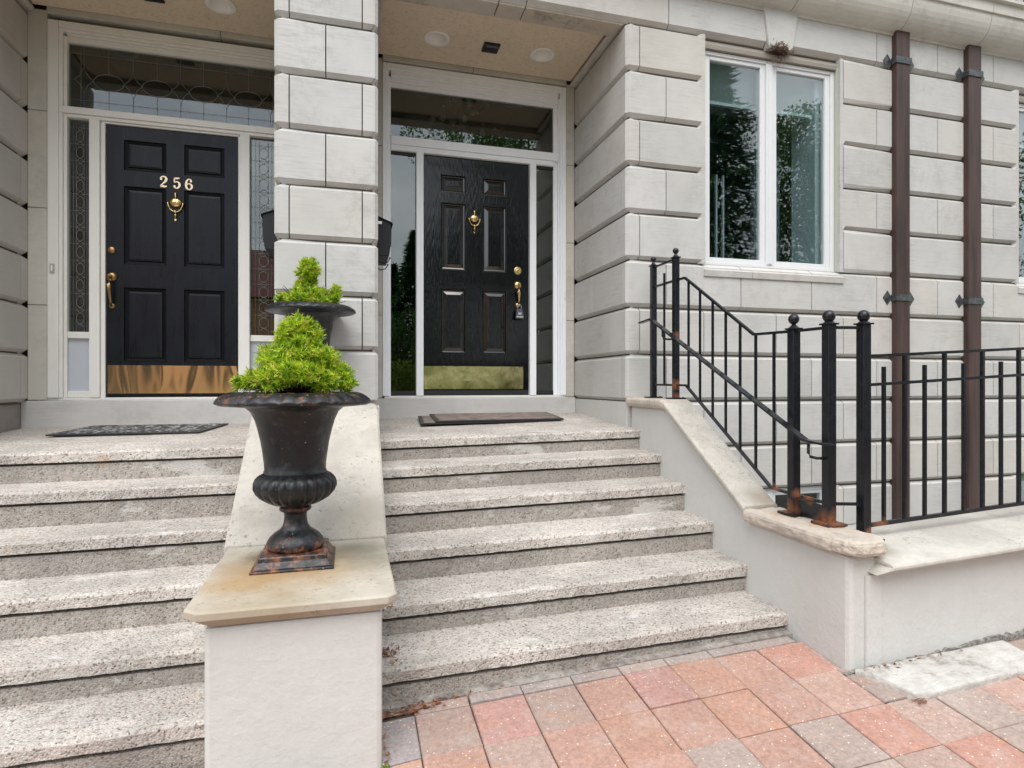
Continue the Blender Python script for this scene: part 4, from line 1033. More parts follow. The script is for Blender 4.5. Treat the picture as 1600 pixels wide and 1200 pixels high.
# ------------------------------------------------------------------ steps
def flight(x0, x1, zf, nos, tilt, z_floor, label, name='stone_steps'):
    t = thing(name, label, 'steps', ((x0 + x1) / 2, -1.0, z_floor))
    for i, z in enumerate(nos):
        Y = -.16 - .302 * i
        back = 1.07 if i == 0 else Y + .36
        zb = nos[i + 1] if i < len(nos) - 1 else z_floor
        m = MB(); nseg = 60
        th = .058
        pts = [(Y, z - th), (Y, z - .012), (Y + .006, z - .003), (Y + .014, z), (back, z + (0.065 if i == 0 else 0.003)), (back, z - th)]
        xs_ = [x0 + (x1 - x0) * q / nseg for q in range(nseg + 1)]
        ph = random.uniform(0, 6); wob = [.0025 * sin(q * .21 + ph) + .0015 * sin(q * .67 + ph * 2) - (.007 if random.random() < .035 else 0) for q in range(nseg + 1)]
        vs = []; n = len(pts)
        for q, x in enumerate(xs_):
            for j, (yy, zz) in enumerate(pts):
                w1 = random.uniform(-.0022, .0014) + wob[q] if j in (1, 2, 3) else random.uniform(-.002, .002) if j == 0 else 0
                vs.append((x, yy + w1, zz + w1 * .5 + tilt * (x - x1)))
        fs = [(q * n + j, q * n + (j + 1) % n, (q + 1) * n + (j + 1) % n, (q + 1) * n + j) for q in range(nseg) for j in range(n)]
        fs += [tuple(range(n - 1, -1, -1)), tuple(nseg * n + j for j in range(n))]
        m.add(vs, fs); st = m.build('step', STEPS, t)
        # riser set back under the nosing
        r = MB(); zr0 = zb - .05; nt = .014 + .013 * (1.45 - z) / (4.09 + Y)
        r.add([(x0, Y + .013, zr0 + tilt * (x0 - x1)), (x1, Y + .013, zr0), (x1, Y + .013, z - th - nt), (x0, Y + .013, z - th - nt + tilt * (x0 - x1)),
               (x0, Y + .2, zr0 + tilt * (x0 - x1)), (x1, Y + .2, zr0), (x1, Y + .2, z - th - nt), (x0, Y + .2, z - th - nt + tilt * (x0 - x1))],
              [(0, 1, 2, 3), (1, 5, 6, 2), (5, 4, 7, 6), (4, 0, 3, 7), (3, 2, 6, 7), (0, 4, 5, 1)])
        r.add([(x0, Y + .062, z - th - .02 + tilt * (x0 - x1)), (x1, Y + .062, z - th - .02), (x1, Y + .062, z - th + .002), (x0, Y + .062, z - th + .002 + tilt * (x0 - x1))], [(0, 1, 2, 3)])
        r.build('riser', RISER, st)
    return t
flight(-1.907, 0.032, 0, [1.115, .972, .815, .645, .481, .338], .0165, .22, 'flight of worn aggregate concrete steps leading to the right glossy door')
flight(-5.2, -2.468, 0, [1.066, .893, .706, .524, .349, .200], .006, .05, 'flight of worn aggregate concrete steps leading to the left door numbered 256')

# pale cement patches at the left ends of some steps
# ------------------------------------------------------------------ central pier between the flights
pr = thing('stair_pier', 'white plastered pier with stone coping between the two flights of steps', 'pier', (-2.19, -1.0, 0.1))
def chamfer_prism(poly, x0, x1, c):
    m = MB(); m.prism_yz(poly, x0, x1); return m
m = MB(); m.prism_yz([(0.02, 1.255), (-.455, 1.255), (-1.275, .668), (-2.0, .668), (-2.0, -.15), (0.02, -.15)], -2.470, -1.910)
o = m.build('pier_wall', PLASTER, pr, bevel=.018, seg=2)
def coping_slab(name, poly_top, x0, x1, th, mat, parent, ch=.018, bev=.004):
    """slab following (y,z) top line; underside th lower with a bevel back to the wall"""
    m = MB(); n = len(poly_top)
    def ring(dx, dz): return [[(x, y, z + dz) for (y, z) in poly_top] for x in (x0 + dx, x1 - dx)]
    prof = [(0.012, 0.0), (0.0, -0.010), (0.0, -th * .6), (ch, -th)]
    rows = []
    for (y, z) in poly_top:
        row = [(x0 + ch, y, z - th), (x0, y, z - th * .6), (x0, y, z - .010), (x0 + .012, y, z), (x1 - .012, y, z), (x1, y, z - .010), (x1, y, z - th * .6), (x1 - ch, y, z - th)]
        rows.append(row)
    vs = [p for r in rows for p in r]; k = 8; fs = []
    for i in range(n - 1):
        for j in range(k): fs.append((i * k + j, i * k + (j + 1) % k, (i + 1) * k + (j + 1) % k, (i + 1) * k + j))
    fs += [tuple(range(k - 1, -1, -1)), tuple((n - 1) * k + j for j in range(k))]
    m.add(vs, fs); return m.build(name, mat, parent, bevel=bev)
# lower flat slab with bevelled nose
m = MB(); X0, X1, Yf, Yb, Z = -2.528, -1.862, -2.045, -1.272, .733
c1 = [(X0 + .045, Yf), (X1 - .03, Yf), (X1, Yf + .03), (X1, Yb), (X0, Yb), (X0, Yf + .045)]
def shrink(poly, d):
    cx, cy = sum(p[0] for p in poly) / len(poly), sum(p[1] for p in poly) / len(poly)
    out = []
    for x, y in poly: out.append((x + (d if x < cx else -d), y + (d if y < cy - .2 else 0)))
    return out
r0, r1, r2, r3 = shrink(c1, .036), c1, c1, shrink(c1, .006)
rows = [[(x, y, Z - .060) for x, y in r0], [(x, y, Z - .028) for x, y in r1], [(x, y, Z - .006) for x, y in r2], [(x, y, Z) for x, y in r3]]
n = 6; m.add([p for r in rows for p in r], [(i * n + j, i * n + (j + 1) % n, (i + 1) * n + (j + 1) % n, (i + 1) * n + j) for i in range(3) for j in range(n)] + [tuple(range(n - 1, -1, -1)), tuple(3 * n + j for j in range(n))])
m.build('coping', COPING, pr, bevel=.0015)
coping_slab('coping', [(-1.270, .742), (-.47, 1.300), (-.40, 1.318), (-.0, 1.318)][::-1], -2.545, -1.850, .06, COPING_SLOPE, pr)

# ------------------------------------------------------------------ right cheek wall
ck = thing('stair_cheek_wall', 'white plastered sloping wall with stone coping right of the steps', 'wall', (.15, -1, .1))
m = MB(); m.prism_yz([(-.002, 1.285), (-.53, 1.285), (-1.385, .725), (-2.035, .712), (-2.035, -.3), (-.002, -.3)], .032, .19)
m.build('wall', PLASTER, ck, bevel=.022, seg=2)
coping_slab('coping', [(0.0, 1.342), (-.5, 1.342), (-.545, 1.33)], -.012, .212, .062, COPING_RIGHT, ck, .014, .010)
coping_slab('coping', [(-.549, 1.328), (-1.385, .800)], -.008, .208, .055, COPING_SLOPE, ck, .014)
m = MB()
nx_, ny_ = 16, 34
def edge(x, y):
    return 0
m.prism_xy([(-.022, -1.388), (-.028, -1.95), (.01, -2.085), (.05, -2.105), (.17, -2.095), (.215, -2.03), (.22, -1.388)], .722, .786)
o = m.build('coping', COPING_RIGHT, ck, bevel=.018, seg=2); rough_edges(o, 4, .035, .016, 1)
o['label'] = 'thick lower coping slab with rough broken edge'

# low garden wall
TL = .045
lwl = thing('low_garden_wall', 'low white plastered wall with pale coping running right under the iron fence', 'wall', (1.5, -1.9, .2))
def tz(x): return TL * x
m = MB(); m.box(.193, 6, -2.040, -1.74, -.9, .632); m.box(.112, .192, -2.046, -2.036, -.2, .62); m.xform(lambda x, y, z: (x, y, z + (tz(x) if z > 0 else 0))); m.build('wall', PLASTER, lwl)
for a, b in ((.128, 1.53), (1.535, 2.9), (2.905, 4.3), (4.305, 6)):
    m = MB(); m.prism_yz([(-2.082, .632), (-2.118, .655), (-2.118, .668), (-2.108, .681), (-1.865, .715), (-1.655, .718), (-1.655, .66), (-1.70, .632)], a, b)
    if a < .2:
        m.xform(lambda x, y, z: (x + (.05 if (x < .2 and y < -2.09) else 0), y, z))
    m.xform(lambda x, y, z: (x, y, z + tz(x))); m.build('coping', COPING_LOW, lwl, bevel=.003)
# ragged mortar at the foot of the wall
m = MB(); random.seed(3); x = .0; top = []
while x < 2.6: top.append((x, .008 + max(0, x - .35) * .035 + random.uniform(-.010, .012))); x += random.uniform(.015, .04)
base = gz(.3, -2.04)
vs = [(x, -2.040 - .012, gz(x, -2.04) - .03) for x, h in top] + [(x, -2.040 - .013, gz(x, -2.04) + max(.004, h)) for x, h in top] + [(x, -2.035, gz(x, -2.04) + max(.004, h)) for x, h in top]
n = len(top); m.add(vs, [(i, i + 1, n + i + 1, n + i) for i in range(n - 1)] + [(n + i, n + i + 1, 2 * n + i + 1, 2 * n + i) for i in range(n - 1)])
k = NT('crumbling_mortar'); k.set(k.ramp(k.noise(k.pos(), 45, 6, 0.75), [(0.35, (0.09, 0.08, 0.07)), (0.55, (0.34, 0.32, 0.29)), (0.7, (0.52, 0.50, 0.46))]), 0.95); k.bump(k.noise(k.pos(), 60, 5, 0.7), 0.9, 0.02)
m.build('crumbling_footing', k.m, lwl, fixn=False)
# lightwell floor behind
m = MB(); m.box(.19, 7, -1.74, .03, -.62, -.56); tag(m.build('lightwell_floor', CEMENT, None), kind='structure')
# concrete slab on the pavement
m = MB(); m.prism_xy([(.035, -2.055), (.10, -2.16), (.13, -2.262), (.30, -2.272), (.6, -2.262), (.86, -2.27), (.88, -2.055)], -.03, .026)
m.xform(lambda x, y, z: (x, y, z + gz(x, y) + (0 if x < .6 else -.006 * (x - .6) * 10 * .6)))
o = m.build('concrete_slab', CEMENT, None, bevel=.008, seg=2); rough_edges(o, 3, .05, .012, 2)
tag(o, 'rough white concrete slab lying at the foot of the low garden wall', 'concrete slab')

# ------------------------------------------------------------------ urns
def urn(label, loc, sc, rz=0.0):
    t = thing('cast_iron_urn', label, 'urn', loc, 'cast iron urns on the stair pier')
    H = loc
    def b(mb, name, **kw):
        mb.xform(lambda x, y, z: (H[0] + sc * x, H[1] + sc * y, H[2] + sc * z)); return mb.build(name, URN, t, **kw)
    m = MB(); r = .152
    rows = [(r, 0), (r, .008), (r * .93, .014), (r * .84, .036), (r * .82, .050), (r * .79, .056)]
    vs = [(sx_ * q, sy_ * q, z) for q, z in rows for sx_, sy_ in ((-1, -1), (1, -1), (1, 1), (-1, 1))]
    m.add(vs, [(4 * i + j, 4 * i + (j + 1) % 4, 4 * i + 4 + (j + 1) % 4, 4 * i + 4 + j) for i in range(5) for j in range(4)] + [(3, 2, 1, 0), (20, 21, 22, 23)])
    b(m, 'plinth', bevel=.003)
    m = MB(); m.lathe([(.09, .056), (.106, .058), (.111, .070), (.107, .088), (.096, .104), (.080, .118), (.060, .131), (.050, .145), (.045, .162), (.043, .185), (.045, .200), (.056, .205), (.061, .210), (.062, .217), (.056, .224), (.048, .226), (.046, .230), (.05, .236)], n=48); b(m, 'stem')
    N = 24
    def gad(R, z, a):
        k = max(0, 1 - abs(z - .300) / .075); return R * (1 + .13 * k * (abs(cos(a * N / 2)) ** .7 - .6))
    m = MB(); prof = [(.045, .230), (.070, .231), (.092, .237), (.112, .248), (.132, .262), (.146, .280), (.153, .300), (.1545, .318), (.150, .335), (.138, .349), (.122, .358)]
    m.lathe(prof, n=160, fn=gad); b(m, 'gadroon_bulb')
    m = MB(); m.lathe([(.120, .358), (.121, .366), (.117, .372), (.119, .40), (.124, .44), (.131, .485), (.141, .53), (.153, .572), (.168, .604), (.188, .622), (.20, .626)], n=64); b(m, 'body')
    def egg(R, z, a):
        k = max(0, 1 - abs(R - .262) / .045); return R
    m = MB(); nn = 192; M = 30; vs = []; fs = []
    prof = [(.188, .622), (.230, .626), (.280, .630), (.294, .636), (.298, .645), (.292, .652), (.280, .661), (.262, .671), (.238, .678), (.222, .681), (.216, .680), (.212, .672), (.205, .655), (.19, .63)]
    for i, (R, z) in enumerate(prof):
        for j in range(nn):
            a = 2 * pi * j / nn; q = 0
            if .225 < R < .300 and z > .64:
                u = (a * M / (2 * pi)) % 1; q = .012 * sin(pi * u) ** .5 * (1 if .235 < R < .295 else .5) - .007
                if R > .28: q -= .002
            vs.append((R * cos(a), R * sin(a), z + q))
    for i in range(len(prof) - 1):
        for j in range(nn): fs.append((i * nn + j, i * nn + (j + 1) % nn, (i + 1) * nn + (j + 1) % nn, (i + 1) * nn + j))
    m.add(vs, fs, True); b(m, 'rim')
    m = MB(); m.lathe([(.206, .650), (.12, .656), (.0, .66)], n=24); mm = m.xform(lambda x, y, z: (H[0] + sc * x, H[1] + sc * y, H[2] + sc * z)).build('soil', SOIL, t)
    return t
urn('black and rusty cast iron urn on the lower coping holding the larger shrub', (-2.229, -1.545, .733), 1.0)
urn('cast iron urn standing on the upper coping beside the pillar behind the nearer urn', (-2.245, -.215, 1.318), .90)

# dwarf conifers
def tuft(mb, c, axis, L, n=24, w=.0017):
    axis = axis.normalized(); u = axis.cross(Vector((0, 0, 1)));
    if u.length < .1: u = axis.cross(Vector((1, 0, 0)))
    u.normalize(); v = axis.cross(u)
    for i in range(n):
        a = random.uniform(0, 2 * pi); s = random.uniform(0.15, 1.0); th = random.uniform(.25, 1.45)
        d = (axis * cos(th) + (u * cos(a) + v * sin(a)) * sin(th)).normalized()
        p = c + axis * (L * (s - .6) * .9); q = p + d * L * random.uniform(.55, .9)
        side = d.cross(Vector((random.uniform(-1, 1), random.uniform(-1, 1), random.uniform(-1, 1)))).normalized() * w
        mb.v += [tuple(p - side), tuple(p + side), tuple((p + q) / 2 + side * 1.1), tuple(q), tuple((p + q) / 2 - side * 1.1)]
        k = len(mb.v) - 5; mb.f.append([k, k + 1, k + 2, k + 3, k + 4]); mb.sm.append(False)
def shrub(label, base, lobes, seed, ntuft, L, cat='shrub'):
    random.seed(seed)
    t = thing('dwarf_conifer', label, cat, base, 'dwarf conifers in the urns'); B = Vector(base)
    fo = MB(); br_ = MB()
    vol = [r[3] * r[4] for r in lobes]; tot = sum(vol)
    for lb_, vv in zip(lobes, vol):
        cx, cy, cz, rx, rz = lb_
        br_.tube([B + Vector((0, 0, .0)), B + Vector((cx * .35, cy * .35, max(.02, cz * .45))), B + Vector((cx, cy, cz))], [.009, .006, .002], 6)
        for i in range(int(ntuft * vv / tot)):
            a = random.uniform(0, 2 * pi); z = random.uniform(-1, 1); q = sqrt(1 - z * z); r = random.uniform(.35, 1.35) ** .5
            d = Vector((q * cos(a), q * sin(a), z))
            c = B + Vector((cx + d.x * rx * r, cy + d.y * rx * r, cz + d.z * rz * r))
            if c.z < B.z + .004: c.z = B.z + random.uniform(.005, .02)
            out = (d + Vector((cx, cy, .0)) * 2.0 + Vector((0, 0, .45))).normalized()
            tuft(fo, c, out, L * random.uniform(.7, 1.2))
    for i in range(26):
        a = random.uniform(0, 2 * pi); r = random.uniform(.10, .22); zz = random.uniform(.03, .12)
        br_.tube([B, B + Vector((cos(a) * r * .5, sin(a) * r * .5, zz * .3)), B + Vector((cos(a) * r, sin(a) * r, zz))], [.007, .004, .0015], 5)
    fo.build('foliage', SPRUCE_BRIGHT, t, fixn=False); br_.build('branches', BARK, t)
    return t
L1 = []
random.seed(11)
def ringlobes(n, R, z, r, rz, j=.02, ph=0):
    for i in range(n):
        a = 2 * pi * i / n + ph + random.uniform(-.2, .2); q = R * random.uniform(.85, 1.1)
        L1.append((q * cos(a), q * sin(a), z + random.uniform(-j, j), r * random.uniform(.8, 1.2), rz * random.uniform(.8, 1.2)))
ringlobes(9, .165, .075, .062, .045); ringlobes(8, .105, .095, .066, .05, ph=.4); ringlobes(7, .115, .150, .056, .044, ph=.2); ringlobes(5, .065, .185, .062, .05); ringlobes(4, .055, .225, .045, .042, ph=.3)
ringlobes(3, .03, .265, .048, .042, ph=.5)
L1 += [(.0, 0, .255, .06, .05), (-.006, 0, .300, .050, .036), (.20, -.03, .055, .045, .03), (-.2, -.02, .06, .05, .035), (.0, -.03, .19, .06, .05)]
L1 = [(a * .96, b * .96, c * .98, d * .74, e * .70) for a, b, c, d, e in L1]
shrub('larger bright green cone-shaped dwarf spruce in the nearer urn', (-2.222, -1.545, 1.395), L1, 5, 2100, .035)
L1 = []
random.seed(12)
ringlobes(8, .125, .045, .052, .035); ringlobes(5, .07, .08, .05, .045, ph=.3)
L1 += [(-.03, 0, .13, .055, .045), (.0, 0, .17, .045, .035), (-.02, .0, .215, .060, .045), (.005, 0, .245, .062, .045), (-.005, 0, .275, .048, .035), (.012, 0, .225, .055, .04), (.15, 0, .09, .035, .03), (.16, .0, .13, .025, .02), (-.15, .02, .05, .045, .035)]
L1 = [(a * 1.02, b * 1.02, c, d * .76, e * .78) for a, b, c, d, e in L1]
shrub('smaller green and yellowish stacked-top dwarf spruce in the urn beside the pillar', (-2.255, -.215, 1.915), L1, 6, 1300, .032)

# ------------------------------------------------------------------ ironwork
def post(t, x, y, z0, zcap, w_, zball, ballr, plate=.055, tall=None, rot=0):
    m = MB(); m.box(x - w_, x + w_, y - w_, y + w_, z0 + .011, zcap); p = m.build('post', IRON, t, bevel=.002)
    m = MB(); m.box(x - w_ * 1.35, x + w_ * 1.35, y - w_ * 1.35, y + w_ * 1.35, zcap, zcap + .008)
    m.lathe([(w_ * 1.25, zcap + .008), (w_ * .9, zcap + .016), (.011, zcap + .024), (.009, zball - ballr + .002)], (x, y, 0), 16); m.sphere((x, y, zball), ballr, 20, 14); m.build('finial', IRON, p)
    if plate:
        m = MB(); m.box(x - plate, x + plate, y - plate, y + plate, z0, z0 + .011); m.lathe([(.007, z0 + .008), (.007, z0 + .014), (0, z0 + .016)], (x - plate * .7, y - plate * .7, 0), 6); m.lathe([(.007, z0 + .008), (.007, z0 + .014), (0, z0 + .016)], (x + plate * .7, y - plate * .7, 0), 6)
        m.build('base_plate', IRON, p, bevel=.002)
    return p
rl = thing('stair_railing', 'black iron railing with ball-topped posts on the sloping wall right of the steps', 'railing', (.15, -.9, 1.3))
RX = .15
post(rl, RX, -.137, 1.342, 2.315, .019, 2.366, .021, .05)
post(rl, RX, -.448, 1.342, 2.312, .019, 2.362, .021, .05)
post(rl, RX, -1.572, .788, 1.722, .022, 1.775, .027, .055)
post(rl, RX, -1.800, .788, 1.724, .022, 1.765, .029, .055)
post(rl, .300, -1.850, .722, 1.724, .022, 1.765, .028, .06)
m = MB(); m.sweep([(RX, -.137, 2.16), (RX, -.448, 2.159), (RX, -.565, 2.157), (RX, -1.265, 1.722), (RX, -1.572, 1.714), (RX, -1.80, 1.712)], .016, .014); m.build('top_rail', IRON, rl)
MB().sweep([(RX, -.137, 2.306), (RX, -.448, 2.306)], .014, .012).build('top_rail', IRON, rl); MB().sweep([(RX, -1.80, 1.712), (.300, -1.85, 1.710)], .014, .014).build('top_rail', IRON, rl)
m = MB(); m.sweep([(RX, -.137, 1.441), (RX, -.577, 1.437), (RX, -1.405, .895), (RX, -1.572, .888), (RX, -1.80, .886), ], .016, .014); m.sweep([(RX, -1.80, .886), (.300, -1.85, .886)], .014, .014); m.build('bottom_rail', IRON, rl)
def topz(y): return 2.157 + (y + .565) * (2.157 - 1.722) / (.70) if y > -1.265 else 1.718
def botz(y): return 1.437 if y > -.577 else (1.437 + (y + .577) * (1.437 - .895) / .828 if y > -1.405 else .892)
m = MB(); m.box(RX - .006, RX + .006, -.294 - .006, -.294 + .006, 1.442, 2.236); m.build('baluster', IRON, rl)
for y in (-.608, -.741, -.878, -1.010, -1.145, -1.281, -1.427):
    m = MB(); m.box(RX - .006, RX + .006, y - .006, y + .006, botz(y), topz(y)); m.build('baluster', IRON, rl)
m = MB(); m.box(RX - .002, RX + .002, -1.782, -1.592, .79, .872); m.build('infill_plate', IRON, rl)
# handrail
hr = thing('handrail', 'flat black iron handrail bracketed to the stair railing posts over the steps', 'handrail', (.06, -1, 1.5))
HX = .075
m = MB(); m.sweep([(HX, -.075, 1.900), (HX, -.235, 1.912), (HX, -1.735, 1.180), (HX, -1.860, 1.172), (HX + .03, -1.88, 1.170)], .040, .010); m.build('rail', IRON, hr, bevel=.002)
for yb, zb, yp in ((-.40, 1.82, -.448), (-1.755, 1.165, -1.80)):
    m = MB(); m.tube([(HX, yb, zb), (HX, yb, zb - .045), (HX, yb - .010, zb - .06), (HX + .02, yb - .03, zb - .066), (RX - .018, yp, zb - .066)], .007, 8); m.build('bracket', IRON, hr)
# fence on the low wall
fn = thing('iron_fence', 'black iron fence with long and short upright bars on the low garden wall', 'fence', (1.5, -1.86, .8))
FY = -1.86
def fz(x): return .052 * (x - .313)
def rail(z, h=.014, x1=5.9): 
    m = MB(); m.bar((.315, FY, z), (x1, FY, z + fz(x1)), .016, h); return m
rail(1.577).build('rail', IRON, fn); rail(1.443).build('rail', IRON, fn); rail(.788, .018).build('rail', IRON, fn)
xs_t, xs_s = .532, .407
for i in range(22):
    x = xs_t + .2455 * i
    if x < 5.9:
        m = MB(); m.box(x - .0075, x + .0075, FY - .0075, FY + .0075, .79 + fz(x), 1.575 + fz(x)); m.build('baluster', IRON, fn)
    x = xs_s + .2465 * i
    if x < 5.9:
        m = MB(); m.box(x - .007, x + .007, FY - .007, FY + .007, .79 + fz(x), 1.525 + fz(x) * .8); m.build('short_baluster', IRON, fn)
m = MB(); m.box(3.0, 3.04, FY - .02, FY + .02, .74, 1.86); m.build('post', IRON, fn)

# ------------------------------------------------------------------ mailboxes
def mailbox(sgn, xw, y0, y1, z, label):
    t = thing('mailbox', label, 'mailbox', (xw, (y0 + y1) / 2, z), 'black mailboxes on the pillar')
    P = lambda pts: [(xw + sgn * a, z + b) for a, b in pts]
    pts = P([(0.0, .0), (.0, .275), (.012, .275), (.108, .235), (.108, .10), (.092, .0)])
    if sgn < 0: pts = pts[::-1]
    m = MB(); m.prism_xz(pts, y0, y1); m.build('box', BLACKMETAL, t, bevel=.004)
    lid = P([(0, .278), (.012, .283), (.118, .240), (.118, .226), (.110, .237), (.012, .277)])
    m = MB(); m.prism_xz(lid, y0 - .01, y1 + .01); m.build('lid', BLACKMETAL, t)
    for yy in (y0 + .06, y1 - .06):
        m = MB(); m.tube([(xw, yy, z - .02), (xw + sgn * .05, yy, z - .045), (xw + sgn * .085, yy, z - .035), (xw + sgn * .102, yy, z - .005)], .004, 8); m.sphere((xw + sgn * .102, yy, z - .003), .007, 8, 6); m.build('newspaper_hook', BLACKMETAL, t)
    if sgn > 0:
        m = MB(); m.box(xw + .012, xw + .040, y0 - .0115, y0 - .0105 + .010, z + .225, z + .243); m.build('sticker', ALU, t)
mailbox(1, -1.83, .30, .68, 2.375, 'black wall mailbox on the right face of the pillar by the gloss door')
mailbox(-1, -2.485, .30, .68, 2.375, 'black wall mailbox on the left face of the pillar by door 256')

# ------------------------------------------------------------------ ceiling lights
def downlight(x, y, lab):
    t = thing('ceiling_light', lab, 'ceiling light', (x, y, 4.238), 'round recessed lights in the porch ceilings')
    m = MB(); m.lathe([(.105, 4.238), (.105, 4.232), (.098, 4.230), (.082, 4.231), (.074, 4.236), (.050, 4.29), (.044, 4.31)], (x, y, 0), 40); m.build('trim', LIGHTTRIM, t)
    m = MB(); m.lathe([(.046, 4.305), (.03, 4.300), (0, 4.298)], (x, y, 0), 30); m.build('lens', LENS, t)
downlight(-1.336, .70, 'round white recessed light near the pillar in the right porch ceiling')
downlight(-.436, .70, 'round white recessed light near the stone return in the right porch ceiling')
downlight(-2.93, .70, 'round white recessed light in the left porch ceiling near the pillar')
downlight(-3.83, .70, 'round white recessed light in the left porch ceiling near the left wall')
def sensor(x, y, lab):
    t = thing('ceiling_vent', lab, 'ceiling fixture', (x, y, 4.238), 'square black fittings in the porch ceilings')
    m = MB(); a = .066; m.box(x - a, x + a, y - a, y + a, 4.222, 4.238); m.build('housing', plain('black_plastic', (0.006, 0.006, 0.006), .5), t, bevel=.002)
    m = MB(); m.box(x - a * .72, x + a * .72, y - a * .75, y - a * .25, 4.220, 4.2222); m.build('window', plain('smoked_lens', (0.10, 0.11, 0.13), .2), t)
sensor(-.885, .70, 'small square black fitting between the two round lights of the right porch')
sensor(-3.38, .70, 'small square black fitting between the two round lights of the left porch')

# ------------------------------------------------------------------ doormats
def lz(y, base): return base + (y + .16) * .065 / 1.23
mt = thing('doormat', 'thin black rubber doormat with worn white pattern before door 256', 'doormat', (-3.5, .8, 1.11))
q = [(-3.86, .56), (-2.98, .60), (-2.92, 1.02), (-3.84, .99)]
q = [(-3.95, .50), (-3.03, .50), (-2.93, 1.00), (-3.85, 1.00)]
def flat(poly, base, h0, h1, mat, name, parent, ins=0):
    cx, cy = sum(p[0] for p in poly) / 4, sum(p[1] for p in poly) / 4
    P = [(x + (ins if x < cx else -ins), y + (ins if y < cy else -ins)) for x, y in poly]
    m = MB(); m.prism_xy(P, 0, 1); m.xform(lambda x, y, z: (x, y, lz(y, base) + (h1 if z > .5 else h0))); return m.build(name, mat, parent, bevel=.002)
flat(q, 1.066, .001, .010, RUBBER, 'rubber_border', mt); flat(q, 1.066, .0105, .0125, MATPAT, 'tread_pattern', mt, .035)
mb1 = thing('doormat', 'lower of two stacked brown and black doormats before the gloss door', 'doormat', (-.95, .7, 1.15))
q = [(-1.50, .40), (-.42, .46), (-.38, .98), (-1.46, .94)]
flat(q, 1.107, .001, .011, RUBBER, 'rubber_border', mb1); flat(q, 1.107, .0115, .0125, MATBROWN, 'carpet', mb1, .03)
mb2 = thing('doormat', 'upper of two stacked brown and black doormats before the gloss door', 'doormat', (-.9, .75, 1.17))
q = [(-1.38, .42), (-.33, .46), (-.30, 1.01), (-1.36, .97)]
flat(q, 1.107, .013, .024, RUBBER, 'rubber_border', mb2); flat(q, 1.107, .0245, .0265, MATBROWN, 'carpet', mb2, .03)

# ------------------------------------------------------------------ litter
m = MB(); random.seed(21)
def leafbits(cx, cy, z, sx_, sy_, n, s=.018):
    for i in range(n):
        x, y = cx + random.gauss(0, sx_), cy + random.gauss(0, sy_); zz = z(x, y) + random.uniform(.001, .008); a = random.uniform(0, 2 * pi); L = s * random.uniform(.4, 1.3)
        d = Vector((cos(a), sin(a), random.uniform(-.2, .3))) * L; e = Vector((-sin(a), cos(a), random.uniform(-.3, .3))) * L * .3
        c = Vector((x, y, zz)); m.add([c - d, c + e, c + d, c - e], [(0, 1, 2, 3)])
leafbits(-1.80, -1.735, gz, .07, .012, 70); leafbits(-1.86, -1.55, lambda x, y: .309, .02, .04, 30); leafbits(-1.87, -1.30, lambda x, y: .452, .012, .04, 14)
leafbits(-1.62, -1.70, gz, .1, .008, 40, .012); leafbits(-.6, -1.70, gz, .4, .006, 60, .008); leafbits(.30, -2.075, lambda x, y: gz(x, y) + .024, .12, .008, 30, .012); leafbits(.14, -2.27, gz, .02, .012, 30, .012)
leafbits(-1.895, -2.0, gz, .006, .12, 40, .014)
tag(m.build('leaf_litter', LEAF, None, fixn=False), 'dry reddish leaf bits gathered in the corners of steps and pavement', 'leaves', kind='stuff')
m = MB()
for i in range(12):
    a = random.uniform(0, 2 * pi); c = Vector((-1.897 + random.uniform(-.01, .01), -2.03 + random.uniform(-.02, .02), gz(-1.9, -2.0) + .002)); d = Vector((cos(a), sin(a), .9)).normalized() * .016; e = Vector((-sin(a), cos(a), 0)) * .006
    m.add([c, c + d * .5 + e, c + d, c + d * .5 - e], [(0, 1, 2, 3)])
tag(m.build('weed', WEED, None, fixn=False), 'tiny green weed sprouting at the foot of the central pier', 'weed')

# ------------------------------------------------------------------ across the street (seen mirrored in glass and brass)
def conifer_mesh(h, r, n, seed, mat, trunk=True):
    random.seed(seed); f = MB(); t = MB()
    t.tube([(0, 0, 0), (0, 0, h * .5), (0, 0, h * .97)], [.14, .09, .02], 8)
    for i in range(n):
        z = h * (.08 + .92 * random.random() ** .8); R = r * (1 - z / h) ** .8 + .05; a = random.uniform(0, 2 * pi); q = R * random.uniform(.35, 1.05) * (1 + .25 * sin(z * 5 + a * 2))
        c = Vector((q * cos(a), q * sin(a), z - q * .3)); s = random.uniform(.07, .2)
        d = Vector((cos(a) + random.uniform(-.6, .6), sin(a) + random.uniform(-.6, .6), random.uniform(-.5, .2))).normalized() * s * 1.6; e = d.cross(Vector((0, 0, 1))).normalized() * s * .45
        f.add([c - d, c + e, c + d, c - e + Vector((0, 0, -.03))], [(0, 1, 2, 3)])
    return f, t
